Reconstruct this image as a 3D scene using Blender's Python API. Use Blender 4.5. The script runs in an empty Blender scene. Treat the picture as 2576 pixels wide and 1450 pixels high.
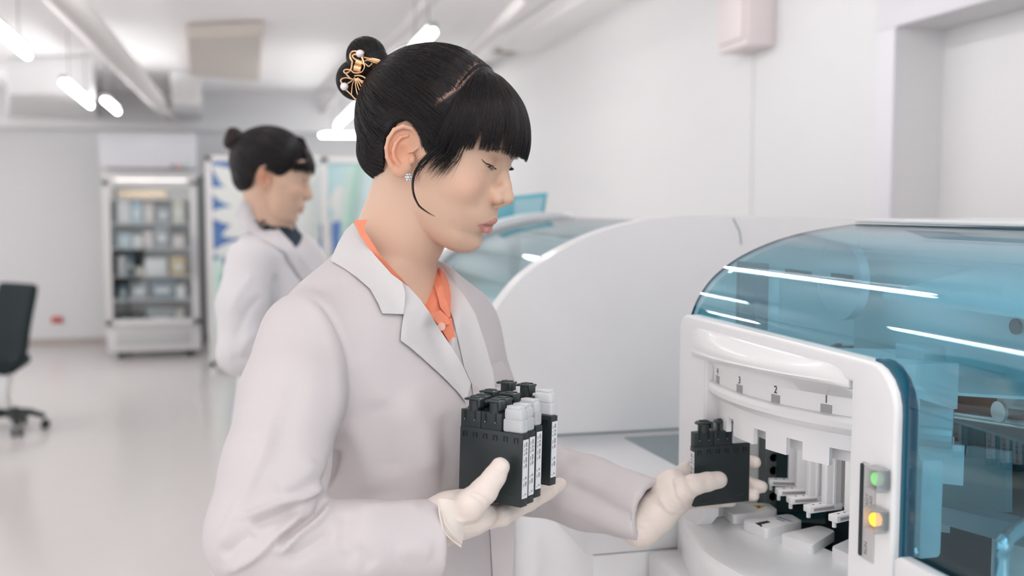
import bpy, bmesh, math, random
import numpy as np
from mathutils import Vector, Matrix, noise
from mathutils.bvhtree import BVHTree
from mathutils.geometry import delaunay_2d_cdt
random.seed(7); RNG = np.random.default_rng(7)
C = bpy.context.scene.collection
SC = bpy.context.scene
PI = math.pi

# ------------------------------------------------------------------ camera, world, exposure
FPX, CXP, CYP, ZC = 2600.0, 1288.0, 725.0, 1.50
PITCH = math.atan(205 / FPX)
YAW = math.radians(13.60)
cd = bpy.data.cameras.new('camera'); cam = bpy.data.objects.new('camera', cd); C.objects.link(cam)
cam.location = (0, 0, ZC)
cam.rotation_euler = (PI / 2 - PITCH, 0, -YAW)
cd.sensor_width = 36.0; cd.lens = 36.0 * FPX / 2576.0
cd.dof.use_dof = True; cd.dof.focus_distance = 1.14; cd.dof.aperture_fstop = 3.5
cd.clip_start = 0.02
SC.camera = cam
SC.view_settings.view_transform = 'Standard'; SC.view_settings.look = 'None'
SC.view_settings.gamma = 1.0; SC.view_settings.use_curve_mapping = False
SC.view_settings.exposure = 0.60
w = bpy.data.worlds.new('world'); SC.world = w; w.use_nodes = True
w.node_tree.nodes['Background'].inputs[0].default_value = (0.96, 0.965, 1.0, 1)
w.node_tree.nodes['Background'].inputs[1].default_value = 0.98
SC.cycles.max_bounces = 12; SC.cycles.transparent_max_bounces = 24
SC.cycles.diffuse_bounces = 6; SC.cycles.glossy_bounces = 4
SC.cycles.sample_clamp_indirect = 6.0
SC.cycles.use_denoising = True
SC.cycles.caustics_reflective = False; SC.cycles.caustics_refractive = False

# world: X across the room to the right, Y along the room away from the camera, Z up
R_AX = Vector((math.cos(YAW), -math.sin(YAW), 0)); H_AX = Vector((math.sin(YAW), math.cos(YAW), 0))
F_AX = H_AX * math.cos(PITCH) + Vector((0, 0, -math.sin(PITCH))); U_AX = H_AX * math.sin(PITCH) + Vector((0, 0, math.cos(PITCH)))
CAMP = Vector((0, 0, ZC))
def ray(x, y): return F_AX + R_AX * ((x - CXP) / FPX) - U_AX * ((y - CYP) / FPX)
def at(x, y, t): return CAMP + ray(x, y) * t
def onz(x, y, z): d = ray(x, y); return CAMP + d * ((z - ZC) / d.z)
def onx(x, y, X): d = ray(x, y); return CAMP + d * (X / d.x)
def ony(x, y, Y): d = ray(x, y); return CAMP + d * (Y / d.y)

# ------------------------------------------------------------------ materials
def lin(c): return tuple(((v / 255.0) / 12.92 if v / 255.0 <= 0.04045 else ((v / 255.0 + 0.055) / 1.055) ** 2.4) for v in c)
MATS = {}
def mat(name, col, rough=0.5, metal=0.0, bump=0.0, bscale=40.0, spec=0.5, sss=0.0, emit=None, estr=0.0, var=0.0, coat=0.0, stretch=None):
    if name in MATS: return MATS[name]
    m = bpy.data.materials.new(name); m.use_nodes = True; nt = m.node_tree; b = nt.nodes['Principled BSDF']
    b.inputs['Base Color'].default_value = (*col, 1); b.inputs['Roughness'].default_value = rough
    b.inputs['Metallic'].default_value = metal; b.inputs['Specular IOR Level'].default_value = spec
    if coat: b.inputs['Coat Weight'].default_value = coat; b.inputs['Coat Roughness'].default_value = 0.08
    if sss:
        b.inputs['Subsurface Weight'].default_value = sss; b.inputs['Subsurface Radius'].default_value = (1.0, 0.35, 0.2)
        b.inputs['Subsurface Scale'].default_value = 0.006
    if emit is not None:
        b.inputs['Emission Color'].default_value = (*emit, 1); b.inputs['Emission Strength'].default_value = estr
    tc = nt.nodes.new('ShaderNodeTexCoord'); n = nt.nodes.new('ShaderNodeTexNoise'); n.inputs['Scale'].default_value = bscale
    n.inputs['Detail'].default_value = 3.0
    src = tc.outputs['Object']
    if stretch:
        mp = nt.nodes.new('ShaderNodeMapping'); mp.inputs['Scale'].default_value = stretch
        nt.links.new(src, mp.inputs['Vector']); src = mp.outputs['Vector']
    nt.links.new(src, n.inputs['Vector'])
    v = var if var else 0.015
    mx = nt.nodes.new('ShaderNodeMix'); mx.data_type = 'RGBA'
    mx.inputs[6].default_value = (*[max(0, c * (1 - v)) for c in col], 1); mx.inputs[7].default_value = (*[min(1, c * (1 + v)) for c in col], 1)
    nt.links.new(n.outputs['Fac'], mx.inputs[0]); nt.links.new(mx.outputs[2], b.inputs['Base Color'])
    if bump:
        bp = nt.nodes.new('ShaderNodeBump'); bp.inputs['Strength'].default_value = bump; bp.inputs['Distance'].default_value = 0.002
        nt.links.new(n.outputs['Fac'], bp.inputs['Height']); nt.links.new(bp.outputs['Normal'], b.inputs['Normal'])
    MATS[name] = m; return m
def glassmat(name, tint, refl=0.06, rough=0.02, thick=0.0):
    if name in MATS: return MATS[name]
    m = bpy.data.materials.new(name); m.use_nodes = True; nt = m.node_tree; nt.nodes.clear()
    o = nt.nodes.new('ShaderNodeOutputMaterial'); t = nt.nodes.new('ShaderNodeBsdfTransparent'); g = nt.nodes.new('ShaderNodeBsdfGlossy')
    t.inputs[0].default_value = (*tint, 1); g.inputs['Roughness'].default_value = rough
    lw = nt.nodes.new('ShaderNodeLayerWeight'); pw = nt.nodes.new('ShaderNodeMath'); pw.operation = 'POWER'; pw.inputs[1].default_value = 5.0
    fr = nt.nodes.new('ShaderNodeMath'); fr.operation = 'MULTIPLY_ADD'; fr.inputs[1].default_value = 0.8; fr.inputs[2].default_value = refl
    lw.inputs['Blend'].default_value = 0.5
    nt.links.new(lw.outputs['Facing'], pw.inputs[0]); nt.links.new(pw.outputs[0], fr.inputs[0])
    mx = nt.nodes.new('ShaderNodeMixShader')
    nt.links.new(fr.outputs[0], mx.inputs[0]); nt.links.new(t.outputs[0], mx.inputs[1]); nt.links.new(g.outputs[0], mx.inputs[2])
    last = mx
    if thick:
        d = nt.nodes.new('ShaderNodeBsdfDiffuse'); d.inputs[0].default_value = (*[min(1, c * 1.1) for c in tint], 1)
        m2 = nt.nodes.new('ShaderNodeMixShader'); m2.inputs[0].default_value = thick
        nt.links.new(mx.outputs[0], m2.inputs[1]); nt.links.new(d.outputs[0], m2.inputs[2]); last = m2
    nt.links.new(last.outputs[0], o.inputs['Surface'])
    MATS[name] = m; return m

# ------------------------------------------------------------------ mesh helpers
def mesh_obj(name, verts, faces, m, parent=None, smooth=False, loc=None):
    me = bpy.data.meshes.new(name); me.from_pydata([tuple(v) for v in verts], [], [tuple(int(i) for i in f) for f in faces]); me.update()
    me.materials.append(m)
    o = bpy.data.objects.new(name, me); C.objects.link(o)
    if smooth:
        me.polygons.foreach_set('use_smooth', [True] * len(me.polygons))
    if parent is not None: attach(o, parent)
    return o
def attach(o, parent):
    """parent whose own matrix is location/rotation only; geometry given in world coordinates"""
    o.parent = parent
    pm = world_of(parent)
    o.matrix_parent_inverse = pm.inverted()
def world_of(o):
    m = Matrix.LocRotScale(o.location, o.rotation_euler, o.scale)
    if o.parent: m = world_of(o.parent) @ o.matrix_parent_inverse @ m
    return m
def tag(o, label=None, cat=None, group=None, kind=None):
    if label: o['label'] = label
    if cat: o['category'] = cat
    if group: o['group'] = group
    if kind: o['kind'] = kind
    return o
def thing(name, label, cat, loc=(0, 0, 0), group=None):
    o = bpy.data.objects.new(name, None); C.objects.link(o); o.location = loc; o.empty_display_size = 0.05
    return tag(o, label, cat, group)
def bm_obj(name, bm, m, parent=None, smooth=False, angle=None):
    me = bpy.data.meshes.new(name); bmesh.ops.recalc_face_normals(bm, faces=bm.faces); bm.to_mesh(me); bm.free()
    me.materials.append(m); o = bpy.data.objects.new(name, me); C.objects.link(o)
    if smooth:
        me.polygons.foreach_set('use_smooth', [True] * len(me.polygons))
        me.set_sharp_from_angle(angle=math.radians(angle or 40))
    if parent is not None: attach(o, parent)
    return o
def add_box(bm, c, s, rot=None, bev=0.0, seg=2):
    r = bmesh.ops.create_cube(bm, size=1.0); vs = r['verts']
    bmesh.ops.scale(bm, vec=s, verts=vs)
    if bev > 0:
        es = list({e for v in vs for e in v.link_edges})
        rr = bmesh.ops.bevel(bm, geom=es, offset=min(bev, min(s) * 0.49), segments=seg, affect='EDGES', profile=0.5)
        vs = list({v for f in rr['faces'] for v in f.verts} | {v for v in vs if v.is_valid})
    M = Matrix.Translation(c) @ (rot.to_4x4() if rot is not None else Matrix())
    bmesh.ops.transform(bm, matrix=M, verts=vs)
    return vs
def box(name, c, s, m, parent=None, bev=0.0, rot=None, seg=2):
    bm = bmesh.new(); add_box(bm, Vector(c), s, rot, bev, seg)
    return bm_obj(name, bm, m, parent, smooth=bev > 0)
def add_prism(bm, pts, ext):
    """closed outline (3D points in a plane) extruded by vector ext"""
    a = [bm.verts.new(p) for p in pts]; b = [bm.verts.new(Vector(p) + Vector(ext)) for p in pts]
    n = len(pts); bm.faces.new(a); bm.faces.new(b[::-1])
    for i in range(n): bm.faces.new((a[i], b[i], b[(i + 1) % n], a[(i + 1) % n]))
def prism(name, pts, ext, m, parent=None, bev=0.0, seg=2, smooth=True):
    bm = bmesh.new(); add_prism(bm, pts, ext)
    if bev:
        bmesh.ops.bevel(bm, geom=list(bm.edges), offset=bev, segments=seg, affect='EDGES', profile=0.5)
    return bm_obj(name, bm, m, parent, smooth=smooth, angle=35)
def add_tube(bm, pts, r, seg=12, cap=True):
    pts = [Vector(p) for p in pts]; n = len(pts); rs = r if isinstance(r, (list, tuple)) else [r] * n
    rings = []; ref = None
    for i, p in enumerate(pts):
        t = (pts[min(i + 1, n - 1)] - pts[max(i - 1, 0)]).normalized()
        if ref is None: ref = t.orthogonal().normalized()
        ref = (ref - t * ref.dot(t)).normalized(); b = t.cross(ref)
        rings.append([bm.verts.new(p + (ref * math.cos(2 * PI * k / seg) + b * math.sin(2 * PI * k / seg)) * rs[i]) for k in range(seg)])
    for i in range(n - 1):
        for k in range(seg): bm.faces.new((rings[i][k], rings[i][(k + 1) % seg], rings[i + 1][(k + 1) % seg], rings[i + 1][k]))
    if cap: bm.faces.new(rings[0][::-1]); bm.faces.new(rings[-1])
def tube(name, pts, r, m, parent=None, seg=12):
    bm = bmesh.new(); add_tube(bm, pts, r, seg); return bm_obj(name, bm, m, parent, smooth=True)
def spline(pts, n=8):
    """Catmull-Rom through points"""
    P = [Vector(p) for p in pts]; out = []
    for i in range(len(P) - 1):
        p0, p1, p2, p3 = P[max(i - 1, 0)], P[i], P[i + 1], P[min(i + 2, len(P) - 1)]
        for k in range(n):
            t = k / n
            out.append(0.5 * ((2 * p1) + (p2 - p0) * t + (2 * p0 - 5 * p1 + 4 * p2 - p3) * t * t + (3 * p1 - p0 - 3 * p2 + p3) * t ** 3))
    out.append(P[-1]); return out
def text_obj(name, s, size, loc, rotm, m, parent=None, ext=0.0002, align='CENTER'):
    cu = bpy.data.curves.new(name, 'FONT'); cu.body = s; cu.size = size; cu.extrude = ext; cu.align_x = align; cu.align_y = 'CENTER'
    cu.materials.append(m); o = bpy.data.objects.new(name, cu); C.objects.link(o)
    o.matrix_world = Matrix.Translation(loc) @ rotm.to_4x4()
    bpy.context.view_layer.update()
    me = bpy.data.meshes.new_from_object(o.evaluated_get(bpy.context.evaluated_depsgraph_get())); bpy.data.objects.remove(o)
    o = bpy.data.objects.new(name, me); C.objects.link(o)
    o.location = loc; o.rotation_euler = rotm.to_euler()
    if parent is not None: attach(o, parent)
    return o

WHITE = mat('white_plastic', (0.72, 0.69, 0.685), 0.32)
WALL = mat('wall_paint', (0.715, 0.712, 0.715), 0.6, bump=0.05, bscale=60)
CEIL = mat('ceiling_paint', (0.90, 0.885, 0.89), 0.8)
GREY = mat('grey_plastic', (0.23, 0.28, 0.30), 0.4)
BLACK = mat('black_plastic', (0.013, 0.020, 0.022), 0.42)
DARK = mat('dark_interior', (0.012, 0.022, 0.028), 0.5)
CHROME = mat('chrome', (0.75, 0.76, 0.78), 0.12, metal=1.0)
STEEL = mat('brushed_steel', (0.62, 0.61, 0.60), 0.35, metal=0.6)
RUBBER = mat('black_rubber', (0.02, 0.022, 0.024), 0.6)
# ------------------------------------------------------------------ the room
XR, YB, XL, YF, ZT = 1.93, 12.0, -6.0, -5.5, 2.72
def struct(name, c, s, m): o = box(name, c, s, m); o['kind'] = 'structure'; return o
FLOORM = mat('vinyl_floor', (0.67, 0.64, 0.62), 0.18, bump=0.02, bscale=6, var=0.02)
struct('floor', ((XL + XR) / 2 + 0.3, (YB + YF) / 2, -0.05), (XR - XL + 1.4, YB - YF, 0.1), FLOORM)
struct('ceiling', ((XL + XR) / 2 + 0.3, (YB + YF) / 2, ZT + 0.05), (XR - XL + 1.4, YB - YF, 0.1), CEIL)
struct('wall_back', ((XL + XR) / 2 + 0.3, YB + 0.06, ZT / 2), (XR - XL + 1.4, 0.12, ZT), WALL)
struct('trim_1', ((XL + XR) / 2, YB - 0.16, 2.52), (XR - XL, 0.32, 0.40), WALL)        # soffit over the back wall
struct('baseboard_back', ((XL + XR) / 2, YB - 0.006, 0.035), (XR - XL, 0.012, 0.07), mat('skirting', (0.45, 0.40, 0.37), 0.4))
# right wall with a recessed doorway between Y=1.0 and Y=2.86
D0, D1, DH = 0.9, 2.86, 2.05
bm = bmesh.new()
add_box(bm, Vector((XR + 0.15, (D1 + YB) / 2, ZT / 2)), (0.3, YB - D1, ZT))
add_box(bm, Vector((XR + 0.15, (D0 + YF) / 2, ZT / 2)), (0.3, D0 - YF, ZT))
add_box(bm, Vector((XR + 0.15, (D0 + D1) / 2, (DH + ZT) / 2)), (0.3, D1 - D0, ZT - DH))
o = bm_obj('wall_right', bm, WALL); o['kind'] = 'structure'
CASING = mat('door_casing', (0.70, 0.69, 0.72), 0.35)
bm = bmesh.new()
add_box(bm, Vector((XR - 0.012, D1 + 0.05, (DH + 0.0) / 2)), (0.03, 0.10, DH + 0.0))
add_box(bm, Vector((XR - 0.012, D0 - 0.05, (DH + 0.0) / 2)), (0.03, 0.10, DH + 0.0))
add_box(bm, Vector((XR - 0.012, (D0 + D1) / 2, DH + 0.05)), (0.031, D1 - D0 + 0.201, 0.10), None, 0.004)
o = bm_obj('trim_2', bm, CASING, smooth=True); o['kind'] = 'structure'
o = box('door_1', (XR + 0.17, (D0 + D1) / 2, DH / 2), (0.05, D1 - D0, DH), mat('door_paint', (0.73, 0.72, 0.72), 0.4)); o['kind'] = 'structure'
q = onx(2330, 95, XR + 0.14)
bmk = bmesh.new(); bmesh.ops.create_uvsphere(bmk, u_segments=20, v_segments=12, radius=0.02)
bmesh.ops.scale(bmk, vec=(0.5, 1, 0.7), verts=bmk.verts); bmesh.ops.translate(bmk, vec=q, verts=bmk.verts)
attach(bm_obj('door_stop', bmk, STEEL, smooth=True), o)
# shallow pilaster on the right wall
struct('trim_3', (XR - 0.003, 4.2, ZT / 2), (0.006, 0.7, ZT), WALL)
# fluorescent tubes
TUBE = mat('lit_tube', (1, 1, 1), 0.4, emit=(1.0, 0.995, 0.99), estr=17.5)
FIX = mat('light_fitting', (0.30, 0.29, 0.29), 0.5)
def tubelight(p, q, label, group='ceiling tube lights', drop=0.1):
    p, q = Vector(p), Vector(q); d = (q - p).normalized(); mid = (p + q) / 2; L = (q - p).length
    ang = math.atan2(d.y, d.x); rot = Matrix.Rotation(ang, 3, 'Z')
    t = thing('tube_light', label, 'ceiling light', (mid.x, mid.y, ZT), group)
    bm = bmesh.new(); add_tube(bm, [p, p + d * 0.01, q - d * 0.01, q], [0.013, 0.019, 0.019, 0.013], 16); bm_obj('tube', bm, TUBE, t, smooth=True)
    box('fitting', (mid.x, mid.y, mid.z + 0.040), (L * 0.98, 0.050, 0.016), FIX, t, 0.006, rot)
    for s in (-1, 1):
        c = mid + d * (L * 0.5 - 0.02) * s; box('lamp_holder', (c.x, c.y, mid.z + 0.02), (0.025, 0.04, 0.05), FIX, t, 0.004, rot)
        c = mid + d * (L * 0.3) * s; tube('rod', [(c.x, c.y, mid.z + 0.07), (c.x, c.y, ZT)], 0.003, FIX, t, 8)
    return t
zt = 2.33
tubelight(onz(-60, 32, zt), onz(70, 140, zt), 'lit ceiling tube cut by the left edge of the picture, nearest of the left row')
tubelight(onz(158, 207, zt), onz(228, 266, zt), 'lit ceiling tube, second of the left row, by the round pipe')
tubelight(onz(262, 252, zt), onz(296, 281, zt), 'short distant lit ceiling tube, third of the left row, above the glass fridge')
tubelight(onz(848, 318, zt), onz(925, 246, zt), 'lit ceiling tube slanting down behind the hair bun')
tubelight(onz(806, 340, 2.25), onz(960, 341, 2.25), 'level lit ceiling tube behind the head of the woman in front')
tubelight(onz(1034, 136, zt), onz(1090, 80, zt), 'lit ceiling tube peeping over the crown of the woman in front')
# unseen tubes added for fill light around and behind the camera, same fittings
for i, (x, y) in enumerate([(-1.5, -2.4), (0.6, -4.6), (-0.12, -0.9), (0.4, -2.2), (-0.9, -4.6), (0.83, -0.7), (-0.12, -2.6), (-2.9, 7.4), (-2.9, 9.6), (1.2, -3.4), (-2.4, 2.3), (-2.4, -0.2), (-2.4, -2.2), (-4.4, 3.5), (-4.4, 0.5), (-4.4, 6.5)]):
    t = tubelight((x, y, 2.45), (x, y + 1.3, 2.45), 'added ceiling tube out of view, placed for fill light', 'ceiling tube lights beyond the frame')
tubelight((0.83, 2.3, 2.45), (0.83, 3.5, 2.45), 'lit ceiling tube above the analyser, mirrored in its cover', 'ceiling tube lights beyond the frame')
tubelight((-0.24, 3.95, 2.52), (-0.24, 5.05, 2.52), 'lit ceiling tube over the room, just above the picture', 'ceiling tube lights beyond the frame')
tubelight((-0.12, 2.15, 2.47), (-0.12, 2.75, 2.47), 'lit ceiling tube over the two women, above the picture', 'ceiling tube lights beyond the frame')
# pipes and ducts under the ceiling
PIPE = mat('painted_pipe', (0.70, 0.67, 0.66), 0.5)
def pipe(pts, r, label, m=PIPE, name='ceiling_pipe', cat='pipe'):
    o = tube(name, pts, r, m, None, 16); return tag(o, label, cat)
a, b = onz(140, -30, 2.45), onz(432, 295, 2.45)
pipe([a - (b - a) * 0.3, a, b, b + (b - a) * 0.1], 0.075, 'long round painted pipe slanting under the ceiling above the fridge')
a, b = onz(1330, -10, 2.55), onz(1180, 135, 2.55); pipe([a, b, b + (b - a) * 2.5], 0.035, 'thin ceiling pipe above the head of the woman in front')
a, b = onz(1045, 40, 2.55), onz(800, 290, 2.55); pipe([a - (b - a) * 0.5, a, b], 0.03, 'thin ceiling pipe crossing just right of the hair bun')
def duct(px, z0, z1, label, m=CEIL, name='ceiling_duct'):
    P = [onz(x, y, z0) for x, y in px]
    o = prism(name, P, (0, 0, z1 - z0), m, None, 0.01, 1); return tag(o, label, 'duct')
BEI = mat('beige_duct', (0.62, 0.57, 0.52), 0.6)
duct([(470, 96), (662, 88), (655, 205), (478, 190)], 2.62, 2.715, 'square beige ceiling air unit in the middle of the ceiling', BEI, 'air_unit')
duct([(430, 262), (508, 262), (508, 318), (430, 318)], 2.42, 2.715, 'small white duct end beside the round pipe', WALL)
duct([(20, 238), (235, 232), (250, 318), (20, 325)], 2.42, 2.715, 'wide white duct above the back wall at left', WALL)
P = [(-2.6, 4.7), (-1.2, 4.9), (-1.2, 5.6), (-2.6, 5.4)]
tag(prism('ceiling_duct', [Vector((x, y, 2.58)) for x, y in P], (0, 0, 0.13), CEIL, None, 0.01, 1), 'low white duct crossing the ceiling at upper left', 'duct')
P = [onz(1420, 130, 2.6), onz(1700, 10, 2.6), onz(1560, -60, 2.6), onz(1260, 130, 2.6)]
tag(prism('ceiling_duct', P, (0, 0, 0.115), CEIL, None, 0.01, 1), 'flat painted duct along the top of the right wall', 'duct')
for px, lab in (((1320, 132), 'small dark ceiling grille by the right wall, nearer of two'), ((1275, 170), 'small dark ceiling grille by the right wall, farther of two')):
    q = onz(*px, 2.70); g = thing('ceiling_grille', lab, 'air vent', (q.x, q.y, 2.70), 'ceiling grilles')
    box('frame', (q.x, q.y, 2.71), (0.5, 0.16, 0.02), BEI, g, 0.004)
    for k in range(5): box('slat', (q.x, q.y - 0.055 + k * 0.027, 2.697), (0.46, 0.012, 0.008), mat('brown_slat', (0.28, 0.22, 0.18), 0.5), g)
# cabinet box on the right wall
q = onx(1945, 118, XR); q2 = onx(1880, 118, XR)
t = thing('wall_box', 'pale pink box fixed high on the white right wall', 'wall box', (XR, q.y, q.z))
yy = (q.y + q2.y) / 2; ww = abs(q.y - q2.y)
PK = mat('pink_box', (0.74, 0.66, 0.66), 0.5)
box('case', (XR - 0.06, yy, q.z + 0.25), (0.12, ww + 0.04, 0.5), PK, t, 0.008)
box('lid', (XR - 0.125, yy, q.z + 0.26), (0.015, ww, 0.46), PK, t, 0.004)
# red socket plate
q = ony(144, 805, YB)
t = thing('socket_plate', 'small red socket plate low on the back wall', 'socket', (q.x, YB, q.z))
RED = mat('red_socket', (0.62, 0.16, 0.13), 0.4)
box('plate', (q.x, YB - 0.006, q.z), (0.12, 0.012, 0.075), RED, t, 0.003)
for s in (-1, 1): box('socket', (q.x + s * 0.028, YB - 0.014, q.z), (0.035, 0.008, 0.04), mat('red_socket_dark', (0.4, 0.08, 0.07), 0.4), t, 0.002)

# ------------------------------------------------------------------ glass-door fridge
fy = 10.72; fx0 = onz(283, 893, 0).x; fx1 = onz(503, 893, 0).x + 0.02; fw = fx1 - fx0; fxc = (fx0 + fx1) / 2; fd = 0.75
fh = ony(400, 432, fy).z
t = thing('display_fridge', 'tall white fridge with glass door and stocked shelves against the back wall', 'fridge', (fxc, fy + fd / 2, 0))
FR = mat('fridge_enamel', (0.66, 0.645, 0.64), 0.3)
bm = bmesh.new()
add_box(bm, Vector((fxc, fy + fd - 0.02, fh / 2 + 0.03)), (fw, 0.04, fh - 0.1))
for s in (-1, 1): add_box(bm, Vector((fxc + s * (fw / 2 - 0.02), fy + fd / 2 + 0.03, fh / 2 + 0.03)), (0.04, fd - 0.06, fh - 0.1), None, 0.004)
add_box(bm, Vector((fxc, fy + fd / 2, 0.20)), (fw, fd, 0.26), None, 0.006)
add_box(bm, Vector((fxc, fy + fd / 2, fh - 0.03)), (fw, fd, 0.10), None, 0.006)
bm_obj('body', bm, FR, t, smooth=True)
# side skin on the right is charcoal
box('side_panel', (fx1 + 0.012, fy + fd / 2 + 0.02, fh / 2 + 0.02), (0.02, fd - 0.08, fh - 0.1), mat('charcoal_side', (0.09, 0.095, 0.09), 0.5), t, 0.003)
d = box('door', (fxc, fy - 0.02, 0), (0.001, 0.001, 0.001), FR, t)
bpy.data.objects.remove(d)
bm = bmesh.new(); zb, ztp = 0.33, fh - 0.09
for s in (-1, 1): add_box(bm, Vector((fxc + s * (fw / 2 - 0.035), fy - 0.025, (zb + ztp) / 2)), (0.07, 0.045, ztp - zb), None, 0.008)
add_box(bm, Vector((fxc, fy - 0.025, zb + 0.03)), (fw, 0.045, 0.07), None, 0.008); add_box(bm, Vector((fxc, fy - 0.025, ztp - 0.025)), (fw, 0.045, 0.06), None, 0.008)
dr = bm_obj('door', bm, FR, t, smooth=True)
box('pane', (fxc, fy - 0.02, (zb + ztp) / 2), (fw - 0.13, 0.008, ztp - zb - 0.1), glassmat('fridge_glass', (0.93, 0.95, 0.95)), dr)
box('handle', (fxc + fw / 2 - 0.05, fy - 0.07, 1.0), (0.02, 0.03, 0.4), STEEL, dr, 0.006)
hz = ony(400, 340, fy).z
hd = box('header', (fxc - 0.0, fy + 0.12, (fh + hz) / 2 + 0.02), (fw, 0.5, hz - fh - 0.02), mat('lavender_header', (0.66, 0.66, 0.69), 0.35), t, 0.01)
for k, cc in ((0, (0.2, 0.2, 0.2)), (1, (0.7, 0.3, 0.25)), (2, (0.3, 0.5, 0.45))):
    box('display', (fxc + fw * 0.26 + k * 0.06, fy - 0.135, fh + 0.05), (0.04, 0.008, 0.035), mat('disp%d' % k, cc, 0.4), hd)
box('grille', (fxc, fy - 0.005, 0.20), (fw * 0.8, 0.012, 0.12), mat('grille_grey', (0.5, 0.5, 0.5), 0.4), t, 0.003)
for sx in (-1, 1):
    for sy in (0.08, fd - 0.08): tube('foot', [(fxc + sx * (fw / 2 - 0.12), fy + sy, 0.0), (fxc + sx * (fw / 2 - 0.12), fy + sy, 0.075)], 0.03, RUBBER, t, 10)
shz = [ony(400, y, fy + 0.3).z for y in (826, 748, 690, 622, 560)]
box('lamp', (fxc, fy + 0.08, fh - 0.10), (fw - 0.2, 0.04, 0.03), mat('fridge_lamp', (1, 1, 1), 0.4, emit=(1, 0.97, 0.92), estr=8.0), t)
WIRE = mat('shelf_wire', (0.75, 0.75, 0.74), 0.3)
for z in shz: box('shelf', (fxc, fy + fd / 2, z - 0.008), (fw - 0.1, fd - 0.14, 0.012), WIRE, t, 0.002)
cols = [(('sky-blue', (0.45, 0.62, 0.7)), 0), (('white', (0.82, 0.81, 0.8)), 0), (('grey', (0.32, 0.34, 0.35)), 0), (('slate', (0.13, 0.2, 0.25)), 0), (('cream', (0.72, 0.66, 0.55)), 0), (('ochre', (0.62, 0.42, 0.16)), 0), (('green', (0.05, 0.32, 0.25)), 0), (('brown', (0.3, 0.22, 0.15)), 0), (('pale pink', (0.72, 0.6, 0.56)), 0)]
CB = {c[0][0]: mat('carton_' + c[0][0].replace(' ', '_'), c[0][1], 0.5) for c in cols}
rows = [  # per shelf from the bottom: (px left, px right, px top, colour, material)
    (826, [(297, 326, 795, 'green'), (335, 366, 797, 'white'), (372, 440, 770, 'grey'), (444, 462, 776, 'cream')]),
    (748, [(298, 322, 712, 'slate'), (327, 372, 704, 'grey'), (378, 440, 702, 'slate'), (444, 466, 716, 'white')]),
    (690, [(296, 318, 640, 'white'), (322, 336, 634, 'slate'), (340, 362, 668, 'cream'), (366, 420, 648, 'white'), (430, 466, 644, 'ochre')]),
    (622, [(296, 330, 585, 'sky-blue'), (334, 358, 590, 'white'), (362, 386, 580, 'pale pink'), (390, 426, 566, 'grey'), (434, 464, 590, 'pale pink')]),
    (560, [(296, 328, 505, 'white'), (331, 358, 508, 'sky-blue'), (362, 388, 510, 'pale pink'), (394, 428, 518, 'grey'), (434, 464, 490, 'cream')])]
shelfname = ['bottom', 'fourth', 'third', 'second', 'top']
for si, (yb, its) in enumerate(rows):
    for (x0, x1, yt, cn) in its:
        dd = 0.18 + 0.08 * ((x0 * 7) % 3) / 2; Y = fy + 0.12
        a_, b_ = ony(x0, yb, Y), ony(x1, yb, Y); h = min((shz[si + 1] if si < 4 else shz[si] + 0.24) - shz[si] - 0.03, 9) if False else max(0.05, ony(x0, yt, Y).z - ony(x0, yb, Y).z); h = min(h, (shz[si + 1] if si < 4 else shz[si] + 0.26) - shz[si] - 0.03)
        pos = 'at the left' if x0 < 325 else ('at the right' if x0 > 430 else ('left of centre' if x0 < 362 else 'right of centre'))
        g = thing('carton', '%s carton on the %s fridge shelf counted from the top, %s' % (cn, {'bottom': 'lowest', 'fourth': 'fourth', 'third': 'third', 'second': 'second', 'top': 'topmost'}[shelfname[si]], pos), 'carton', ((a_.x + b_.x) / 2, Y + dd / 2, shz[si]), 'cartons on the fridge shelves')
        box('box', ((a_.x + b_.x) / 2, Y + dd / 2, shz[si] + h / 2), (b_.x - a_.x, dd, h), CB[cn], g, 0.004)
        box('label', ((a_.x + b_.x) / 2, Y - 0.001, shz[si] + h * 0.45), ((b_.x - a_.x) * 0.6, 0.002, h * 0.3), CB['white'], g)
a_ = ony(296, 470, fy + 0.2); b_ = ony(418, 496, fy + 0.2)
g = thing('basket', 'brown basket on top of the fridge cartons just under the header', 'basket', ((a_.x + b_.x) / 2, fy + 0.3, b_.z))
zt_ = ony(400, 500, fy + 0.3).z
box('shelf', (fxc, fy + fd / 2, zt_ - 0.008), (fw - 0.1, fd - 0.14, 0.012), WIRE, t, 0.002)
box('tray', ((a_.x + b_.x) / 2, fy + 0.3, zt_ + 0.04), (b_.x - a_.x, 0.25, 0.07), CB['brown'], g, 0.01)

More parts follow.
